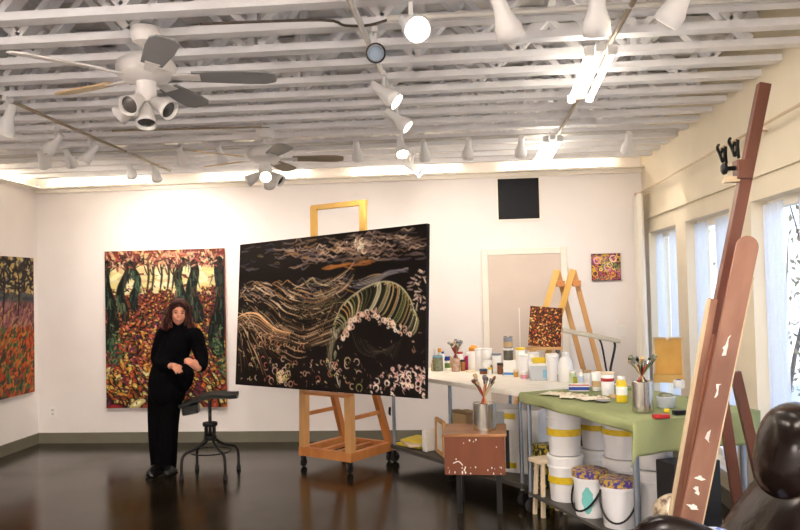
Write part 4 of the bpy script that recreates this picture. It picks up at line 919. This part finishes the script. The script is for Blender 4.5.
a,b=E(715,350,4.5),E(739,510,4.5); MB().beam(a,toz(a,b,0.0),.055,.045,(0,1,0)).build('rear_leg',BWOOD,te,smooth=False)
a,b=E(735,372,4.62),E(758,470,4.62); MB().beam(a,toz(a,b,0.0),.055,.045,(0,1,0)).build('rear_leg',BWOOD,te,smooth=False)
c=E(738,170); MB().box((c.x+.02,c.y,c.z),(.07,.09,.10)).build('clamp_block',BWOOD,te,smooth=False,bevel=.004)
MB().box((c.x-.03,c.y-.0,c.z-.05),(.09,.05,.03)).build('clamp_plate',EDGEW,te,smooth=False)
MB().lathe([(.012,0),(.012,.04),(.03,.045),(.034,.06),(.02,.07)],(c.x-.015,c.y,c.z+.01),12,Matrix.Rotation(-PI/2,4,'Y')).build('clamp_knob',BLACKM,te)
MB().beam((foot.x-.25,-.02,.04),(foot.x+.4,.28,.04),.07,.07).build('foot_rail',BWOOD,te,smooth=False)
# leaning board with rounded top
pb1=atY(748,242,4.05); pb0=atY(694,505,3.85); 
bd=thing('leaning_board','long brown paint-worn board with a rounded top leaning against the tall easel','board',(0,0,0))
d=(pb1-pb0).normalized(); bot=pb0+d*((0.0-pb0.z)/d.z); L=(pb1-bot).length+.03
xa=Vector((1,0,0)); xa=(xa-d*xa.dot(d)).normalized(); ya=d.cross(xa).normalized(); Rm=Matrix((xa,-ya*-1,d)).transposed()
bd.location=bot; bd.rotation_euler=Rm.to_euler()
out=[(-.048,.0),(.048,.0),(.053,L-.06)]+[(.053*math.cos(t),L-.055+.055*math.sin(t)) for t in np.linspace(.2,PI-.2,9)]+[(-.053,L-.06)]
MB().prism(out,-.011,.011).build('plank',PWOOD,bd,smooth=False)
MB().beam((.051,0,.0),(.056,0,L*.9),.006,.024,(0,1,0)).build('pale_edge',EDGEW,bd,smooth=False)
rr=random.Random(6)
for z,w_,h in ((.80,.022,.012),(.66,.026,.014),(1.0,.005,.035),(1.22,.006,.05),(.74,.008,.02),(1.45,.006,.06)):
    q=[(rr.uniform(.6,1.1)*w_*math.cos(t),z+rr.uniform(.6,1.1)*h*math.sin(t)) for t in np.linspace(0,2*PI,10)[:-1]]; MB().prism([(x+rr.uniform(-.02,.01),y) for x,y in q],-.0135,-.0112).build('paint_scrape',PAPERW,bd,smooth=False)

# ------------------------------------------------------------------ curtain, rod, clips, sheers
rz_=2.64; rod=thing('curtain_rod','long thin curtain rod running along the top of the right wall','rod',(XR-.10,8.5,rz_))
MB().tube([(0,0,0),(0,-6.2,0)],.010,10).build('pole',EDGEW,rod)
MB().ball((0,.02,0),.022).build('finial',EDGEW,rod)
for y in (-.15,-3.4,-6.0): MB().box((.05,y,0),(.10,.015,.015)).build('bracket',EDGEW,rod,smooth=False)
def drapery(name,label,cat,m,x,ya,yb,z0,z1,amp,n,group=None,gather=0):
    vs=[];fs=[];k=n*10
    for j in range(9):
        for i in range(k+1):
            t=i/k; f=j/8; vs.append((x+amp*(.6+.5*f)*math.sin(t*n*2*PI+.5*math.sin(f*3))+amp*.3*math.sin(t*n*4.7),ya+(yb-ya)*t+gather*math.sin(f*3)*.02,z1+(z0-z1)*f))
    for j in range(8):
        for i in range(k): a=j*(k+1)+i; fs.append((a,a+1,a+k+2,a+k+1))
    o=MB().add(vs,fs).build(name,m); return tag(o,label,cat,group)
CURT=mat('white_curtain_cloth',(232,226,214),.85,var=.03)
drapery('curtain','gathered opaque white curtain in the right back corner, hanging from the rod','curtain',CURT,XR-.10,8.62,8.26,.06,rz_-.01,.03,5)
names=['nearest the back corner','behind the tall easel','at the right edge of the photo']
for i,(a,b) in enumerate(WINS):
    m=(a+b)/2
    for k,(y0,y1) in enumerate(((a-.06,m+.16),(m-.06,b+.16))):
        nm=names[i] if i<3 else ('beside the camera' if i==3 else 'behind the recliner')
        drapery('sheer_curtain','sheer white curtain, %s pane of the window %s'%(('left','right')[k],nm),'curtain',SHEER,XR+.055,y0,y1,ZW0+.02,ZW1-.03,.012,6)
for i,(x,y,l) in enumerate(((723,161,'black looped metal clip on the curtain rod, the left of two'),(735,156,'black looped metal clip on the curtain rod, the right of two'))):
    p=atX(x,y,XR-.10); t=thing('rod_clip',l,'clip',(XR-.10,p.y,rz_))
    Mx=Matrix.Identity(4)
    MB().tube([(0,.035*math.cos(s),-.06+.045*math.sin(s)) for s in np.linspace(0,2*PI,17)],.009,6).build('ring',BLACKM,t)
    MB().tube([(0,.08,.03),(-.02,.05,.0),(-.02,0,-.05),(-.02,-.05,-.11)],.011,6,smooth=3).build('jaw',BLACKM,t)
    MB().tube([(0,-.07,.0),(.0,-.06,-.06),(0,-.07,-.13)],.011,6,smooth=3).build('jaw',BLACKM,t)

# ------------------------------------------------------------------ wall things
ac=thing('wall_panel','square black glass panel set high on the back wall above the door','panel',(.563,D,2.657))
f=MB(); 
for x in (-.235,.235): f.box((x,-.012,0),(.02,.024,.49))
for z in (-.235,.235): f.box((0,-.012,z),(.45,.024,.02))
f.build('frame',TRIMW,ac,smooth=False); MB().box((0,-.008,0),(.45,.012,.45)).build('glass',GLASSY,ac,smooth=False)
for x,y,l,n in ((53,412,'small white outlet low on the back wall near the left corner','wall_outlet'),(622,331,'white switch plate on the back wall below the small painting','light_switch')):
    p=atY(x,y,D); t=thing(n,l,'outlet' if 'out' in n else 'switch',(p.x,D,p.z)); MB().box((0,-.004,0),(.075,.008,.115)).build('plate',WPLAST,t,smooth=False,bevel=.002)
    if 'out' in n:
        for z in (-.022,.022): MB().box((0,-.009,z),(.03,.003,.026)).build('socket',DOORM,t,smooth=False)
    else: MB().box((0,-.012,.0),(.012,.012,.026)).build('toggle',WPLAST,t,smooth=False)

# ------------------------------------------------------------------ leather recliner at the lower right
ch=thing('recliner','glossy black leather recliner with a bulging headrest, cut off by the lower right corner','armchair',(1.12,3.25,0))
def cushion(c,d,rot=(0,0,0),sub=3,pw=.5):
    m=MB(); n=14; vs=[];fs=[]
    R=Euler(rot).to_matrix()
    m2=MB().ball((0,0,0),1,28,18)
    for v in m2.v:
        s=lambda q:math.copysign(abs(q)**pw,q)
        m.v.append(Vector(c)+R@Vector((s(v.x)*d[0]/2,s(v.y)*d[1]/2,s(v.z)*d[2]/2)))
    m.f=m2.f; return m
cc=atY(812,459,3.30)-ch.location
cushion((cc.x,cc.y,cc.z),(.40,.46,.44),(0,.22,0),pw=.75).build('headrest',LEATHER,ch)
cushion((cc.x-.10,cc.y,.60),(.42,.64,.74),(0,.62,0),pw=.62).build('backrest',LEATHER,ch)
cushion((-.14,cc.y,.40),(.70,.56,.22),(0,.05,0),pw=.5).build('seat_cushion',LEATHER,ch)
MB().box((0,cc.y,.18),(.74,.62,.30)).build('base',LEATHER,ch,bevel=.03,smooth=False)
ar=atY(634,514,3.2)-ch.location
m=MB().tube([(ar.x+.02,-.27,ar.z-.13),(ar.x,-.27,ar.z-.03),(ar.x+.05,-.27,ar.z+.01),(ar.x+.17,-.27,ar.z-.015),(ar.x+.30,-.27,ar.z-.075),(ar.x+.5,-.27,ar.z-.13),(ar.x+.72,-.27,ar.z-.10)],[.045,.05,.05,.05,.05,.05,.05],14,smooth=5); m.build('armrest',LEATHER,ch)
MB().box((-.05,-.27,.26),(.66,.08,.40)).build('arm_panel',LEATHER,ch,bevel=.03,smooth=False)
m=MB().tube([(ar.x+.06,.36,.50),(ar.x+.25,.36,.50),(ar.x+.72,.36,.50)],.05,14,smooth=4); m.build('armrest',LEATHER,ch); MB().box((-.05,.36,.25),(.66,.07,.42)).build('arm_panel',LEATHER,ch,bevel=.03,smooth=False)
bc=atZ(712,524,.55); tag(cushion((0,0,0),(.22,.20,.20),pw=.8).build('throw_cushion',BLUEPAT,loc=(atY(713,530,3.27).x,3.27,.602)),'small blue and white patterned cushion on the leather seat','cushion')

# ------------------------------------------------------------------ ceiling fans
def fan(px,py,label,spans,phase,heads,dz=.30,bl=.5):
    hub=atZ(px,py,2.80); t=thing('ceiling_fan',label,'fan',(hub.x,hub.y,2.80))
    up=HT-2.80
    MB().lathe([(.02,up-.085),(.06,up-.075),(.075,up-.04),(.07,up-.005),(.065,up)],n=24).build('canopy',FANM,t)
    MB().lathe([(.045,up),(.045,up+.01)],n=16).build('mounting_plate',DARKM,t)
    MB().tube([(0,0,.07),(0,0,up-.07)],.016,12).build('downrod',FANM,t)
    MB().lathe([(.05,-.06),(.11,-.05),(.14,-.025),(.145,.015),(.135,.04),(.09,.065),(.04,.08),(.02,.085)],n=32).build('motor',FANM,t)
    for k,m in enumerate(spans):
        a=phase+2*PI*k/5; R=Matrix.Rotation(a,4,'Z')
        m_=MB(); poly=[(.22,-.05),(.46,-.066),(.58,-.064),(.63,-.04),(.635,.0),(.63,.04),(.58,.064),(.46,.066),(.22,.05)]
        T=R@Matrix.Rotation(math.radians(-11),4,'X'); n=len(poly)
        m_.add([(x,y,-.036) for x,y in poly]+[(x,y,-.028) for x,y in poly],[list(range(n))[::-1],list(range(n,2*n))]+[[i,(i+1)%n,(i+1)%n+n,i+n] for i in range(n)],T)
        bo=m_.build('blade',m,t,smooth=False)
        b2=MB(); b2.add([T@Vector(v) for v in ((.10,-.02,-.04),(.26,-.035,-.04),(.26,.035,-.04),(.10,.02,-.04),(.10,-.02,-.028),(.26,-.035,-.0365),(.26,.035,-.0365),(.10,.02,-.028))],[(0,3,2,1),(4,5,6,7),(0,1,5,4),(1,2,6,5),(2,3,7,6),(3,0,4,7)]); b2.build('blade_iron',FANM,bo,smooth=False)
    lk=MB().lathe([(.02,-.17),(.05,-.16),(.055,-.12),(.045,-.09),(.05,-.055)],n=24).build('light_kit',FANM,t)
    for (dx,dy,dzz,lit) in heads:
        d=Vector((dx,dy,dzz)).normalized(); M_=Matrix.Translation(Vector((0,0,-.13)))@rotto(d)@Matrix.Scale(.86,4)
        hd=MB(); hd.lathe([(.018,.05),(.03,.07),(.038,.10),(.052,.17),(.058,.20)],n=20,M=M_,caps=False); hd.lathe([(.02,.06),(.012,.0)],n=10,M=M_); o=hd.build('lamp_shade',FANM,t); sd=o.modifiers.new('s','SOLIDIFY'); sd.thickness=.004
        MB().lathe([(.02,.10),(.045,.165),(.048,.18),(.03,.19),(.005,.192)],n=16,M=M_).build('bulb',emit('warm_bulb',(255,226,180),14) if lit else mat('unlit_bulb',(70,66,64),.15,var=.2),o)
    return t
fan(146,70,'near white ceiling fan with grey blades and four lamp shades',[GREYB,GREYB,WBLADE,FANM,GREYB],math.radians(13),[(-.9,.05,-.55,0),(-.15,-.85,-.45,0),(.18,-.45,-1,0),(.85,-.3,-.55,0)])
fan(265,155,'far white ceiling fan near the back wall, above the painting easel',[mat('taupe_blade',(140,126,104),.5),mat('taupe_blade',(140,126,104),.5),WBLADE,WBLADE,GREYB],math.radians(12),[(-.85,-.3,-.55,0),(.25,-.9,-.45,1),(.85,-.2,-.55,0),(0,.8,-.6,0)])

# ------------------------------------------------------------------ conduits, tracks, spotlights, fluorescent fixtures
def pipe(name,label,pts,r,m,smooth=0):
    t=MB().tube([p for p in pts],r,8,smooth=smooth).build(name,m); return tag(t,label,'track' if 'track' in name else 'conduit')
ZK=2.985; A=lambda x,y,z=ZK: atZ(x,y,z)
TRKM=mat('track_white',(206,202,196),.4)
def straight(x0,y0,x1,y1,z=ZK): return [A(x0,y0,z),A(x1,y1,z)]
c0=A(385,80); c1=A(413,172)
pipe('light_track','white lighting track running towards the back wall down the middle of the ceiling',[Vector((c0.x*1.0-.02,1.9,ZK)),c0,Vector((c1.x,min(c1.y,8.4),ZK))],.016,TRKM)
CONM=mat('conduit_tan',(150,136,112),.4,.4)
a=A(4,98); b=A(170,171); pipe('conduit','tan conduit running from the left edge of the ceiling towards the back wall',[a+(a-b).normalized()*1.5,a,b],.012,CONM)
f0=A(632,4); f1=A(548,152); pipe('conduit','grey conduit feeding the two fluorescent fixtures',[f0+(f0-f1).normalized()*1.2,f0,f1],.013,CONM)
yk=A(420,17).y; k0=A(318,20); pipe('light_track','front lighting track crossing the ceiling at the top of the photo',[Vector((A(388,22).x,yk,ZK)),Vector((1.85,yk,ZK))],.016,TRKM)
pipe('conduit','thin sagging cable joining the front lighting track',[A(200,24),A(320,20),A(345,25.5),A(370,25),Vector((A(392,22).x,yk,ZK))],.007,mat('dark_cable',(70,58,48),.5),smooth=4)
pipe('conduit','thin dark pipe crossing under the trusses by the far fan',[A(112,131,2.998),A(200,128.5,2.998),A(262,127,2.998)],.008,CONM)
pipe('light_track','rear lighting track crossing the ceiling in front of the back wall',[Vector((-4.9,6.75,ZK)),Vector((1.8,6.75,ZK))],.016,TRKM)
BULB=emit('spot_bulb',(255,236,204),30)
SPOTS=[]
def track_head(px,py,label,size=.2,mount=None,aim=(0,1,-.9),lit=True,z=2.86,pw=0,Y=None,dark=False,group=None):
    c=atZ(px,py,z) if Y is None else atY(px,py,Y)
    t=thing('track_spotlight',label,'spotlight',c); d=Vector(aim).normalized(); R=rotto(d); s=size/.2
    top=ZK-c.z
    MB().tube([(0,0,top),(0,0,.02)],.009*s,8).build('stem',WENAM,t); MB().box((0,0,top-.012),(.03,.08,.024)).build('track_adapter',WENAM,t,smooth=False)
    hd=MB().lathe([(.012*s,-.10*s),(.026*s,-.095*s),(.03*s,-.02*s),(.034*s,.0),(.052*s,.05*s),(.054*s,.10*s)],n=20,M=R,caps=False); hd.lathe([(.012*s,-.10*s),(.011*s,-.1001*s)],n=20,M=R)
    o=hd.build('housing',WENAM,t); sd=o.modifiers.new('s','SOLIDIFY'); sd.thickness=.004
    MB().lathe([(.02*s,.0),(.044*s,.055*s),(.046*s,.07*s),(.03*s,.082*s),(.004*s,.086*s)],n=18,M=R).build('bulb',BULB if lit else mat('blue_lens',(150,168,190),.1,var=.2),o)
    if dark: MB().lathe([(.055*s,.085*s),(.062*s,.09*s),(.062*s,.108*s),(.05*s,.108*s)],n=20,M=R,caps=False).build('trim_ring',BLACKM,o)
    if pw:
        ld=bpy.data.lights.new('spot_beam','SPOT'); ld.energy=pw; ld.spot_size=math.radians(125); ld.spot_blend=1.0; ld.color=(1,.90,.80); ld.shadow_soft_size=.04
        lo=bpy.data.objects.new('spot_beam',ld); COL.objects.link(lo); lo.location=c+d*.115*s; lo.rotation_euler=Vector((0,0,-1)).rotation_difference(d).to_euler()
    return t
POW=28
row=[(42,158),(69,157),(130,169),(155,172),(181,155),(220,154),(357,150),(424,150),(468,148),(521,146),(628,142)]
ordn=['leftmost','second from the left','third from the left','fourth from the left','fifth from the left','sixth from the left','sixth from the right','fifth from the right','fourth from the right','third from the right','second from the right','rightmost']
for i,(x,y) in enumerate(row):
    o_=ordn[i] if i<6 else ordn[i+1]
    track_head(x,y,'white spotlight on the rear ceiling track, %s of the row'%o_,.195,aim=(random.uniform(-.1,.1),.9,-.9),Y=7.6 if i in (2,3) else 6.75,pw=POW*.75)
track_head(55,143,'small white track spotlight tilted left, above the leftmost two of the rear row',.18,aim=(-.7,.1,-.7),z=2.87)
track_head(91,153,'small white track spotlight tilted right, hanging from the tan conduit',.18,aim=(-.6,-.1,-.75),z=2.87)
track_head(8,120,'white track spotlight at the left edge of the photo under the conduit',.21,aim=(-.3,.0,-1),z=2.84,pw=POW*.8)
track_head(411,25,'glowing white track spotlight on the front track facing the camera',.22,aim=(.3,-.75,-.45),z=2.86)
track_head(376,54,'black-ringed track spotlight facing the camera on the middle track',.16,aim=(.1,-1,-.25),lit=False,z=2.86,dark=True)
track_head(384,93,'white track spotlight on the middle track, tilted right, just below the black-ringed one',.20,aim=(.75,-.15,-.6),z=2.86,pw=POW*.6)
track_head(397,119,'white track spotlight on the middle track, second below the black-ringed one',.20,aim=(.7,-.1,-.6),z=2.87,pw=POW*.5)
track_head(401,146,'white glowing track spotlight low on the middle track near the rear row',.20,aim=(.15,-.5,-.75),z=2.86)
track_head(413,168,'track spotlight with a dark mouth at the far end of the middle track',.20,aim=(.8,-.3,-.6),lit=False,z=2.84)
track_head(503,14,'white track spotlight on the front track, right of the glowing one',.22,aim=(.35,.4,-.85),z=2.85,pw=POW)
track_head(597,8,'white track spotlight on the front track beside the fluorescent conduit',.22,aim=(.05,.5,-.85),z=2.85,pw=POW)
track_head(681,0,'white track spotlight cut by the top edge, rightmost on the front track',.22,aim=(-.5,.35,-.75),z=2.86,pw=POW)
TUBE=emit('fluorescent_tube',(255,244,226),8); FILLTUBE=emit('bright_fluorescent_tube',(255,246,238),120)  # second, stronger glow is only for the added unseen fill fixtures
FIX=MB
def fluoro(p,q,label,tube=None):
    p,q=Vector(p),Vector(q); t=thing('fluorescent_light',label,'light',(p+q)/2); a,b=p-(p+q)/2,q-(p+q)/2; d=(b-a).normalized(); s=d.cross(Vector((0,0,1)))
    MB().beam(a+Vector((0,0,.03)),b+Vector((0,0,.03)),.05,.045).build('housing',WENAM,t,smooth=False,bevel=.006)
    for e in (.2,.8): h=a.lerp(b,e); MB().tube([h+Vector((0,0,.045)),Vector((h.x,h.y,HT-(p.z+q.z)/2))],.006,8).build('hanger',GREYM,t)
    for k in (-1,1):
        MB().tube([a+s*.058*k+d*.03,b+s*.058*k-d*.03],.019,12).build('tube',tube or TUBE,t)
        for e,sg in ((a,1),(b,-1)): MB().box(e+s*.058*k+d*.012*sg+Vector((0,0,.012)),(.05,.03,.05)).build('lamp_holder',WENAM,t,smooth=False)
zf=2.90
fluoro(A(601,52,zf),A(580,101,zf),'near fluorescent twin-tube fixture hanging from the ceiling at the right')
fluoro(A(553,140,zf),A(541,163,zf),'far fluorescent twin-tube fixture near the back wall')
COVE=emit('cove_tube',(255,238,208),15)
for (p,q,l) in (((-4.85,8.60),(-3.65,8.60),'fluorescent cove strip above the back wall cornice, at the left corner'),((-3.0,8.60),(-1.8,8.60),'fluorescent cove strip above the back wall cornice, over the tree painting'),((-1.3,8.60),(-.1,8.60),'fluorescent cove strip above the back wall cornice, over the wave painting'),((.4,8.60),(1.6,8.60),'fluorescent cove strip above the back wall cornice, over the door'),((-4.93,8.3),(-4.93,7.1),'fluorescent cove strip along the top of the left wall')):
    p=Vector((*p,2.985)); q=Vector((*q,2.985)); t=thing('cove_light',l,'light',((p.x+q.x)/2,(p.y+q.y)/2,2.951),group='cove lights along the top of the walls'); o=Vector(t.location); d=(q-p).normalized()
    MB().beam(p-o-Vector((0,0,.026)),q-o-Vector((0,0,.026)),.05,.014).build('housing',WENAM,t,smooth=False)
    MB().tube([p-o+d*.02,q-o-d*.02],.015,10).build('tube',COVE,t)
    for e,sg in ((p-o,1),(q-o,-1)): MB().box(e+d*.008*sg+Vector((0,0,-.008)),(.02,.02,.04)).build('lamp_holder',WENAM,t,smooth=False)
# fill lamps added out of view, hung low to brighten truss undersides and room
for i,(x,y) in enumerate(((-3.4,1.2),(-3.4,-1.2),(-1.0,-.6),(1.1,.6),(1.1,-1.6))):
    fluoro((x,y+.6,2.35),(x,y-.6,2.35),['fluorescent fixture over the left side of the room','fluorescent fixture in the left rear corner of the room','fluorescent fixture behind the camera','fluorescent fixture over the near windows','fluorescent fixture in the right rear corner of the room'][i],FILLTUBE)

# ------------------------------------------------------------------ daylight
wd=bpy.data.worlds.new('daylight'); S.world=wd; wd.use_nodes=True; nt=wd.node_tree
bg=nt.nodes['Background']; tc=nt.nodes.new('ShaderNodeTexCoord'); sx=nt.nodes.new('ShaderNodeSeparateXYZ'); cr=nt.nodes.new('ShaderNodeValToRGB')
nt.links.new(tc.outputs['Generated'],sx.inputs[0]); nt.links.new(sx.outputs['Z'],cr.inputs['Fac']); nt.links.new(cr.outputs['Color'],bg.inputs['Color'])
cr.color_ramp.elements[0].color=(.70,.80,.95,1); cr.color_ramp.elements[1].color=(.42,.62,1,1); bg.inputs['Strength'].default_value=1.9
S.view_settings.view_transform='Standard'; S.view_settings.look='None'; S.view_settings.exposure=.78; S.view_settings.gamma=1
S.view_settings.use_curve_mapping=False
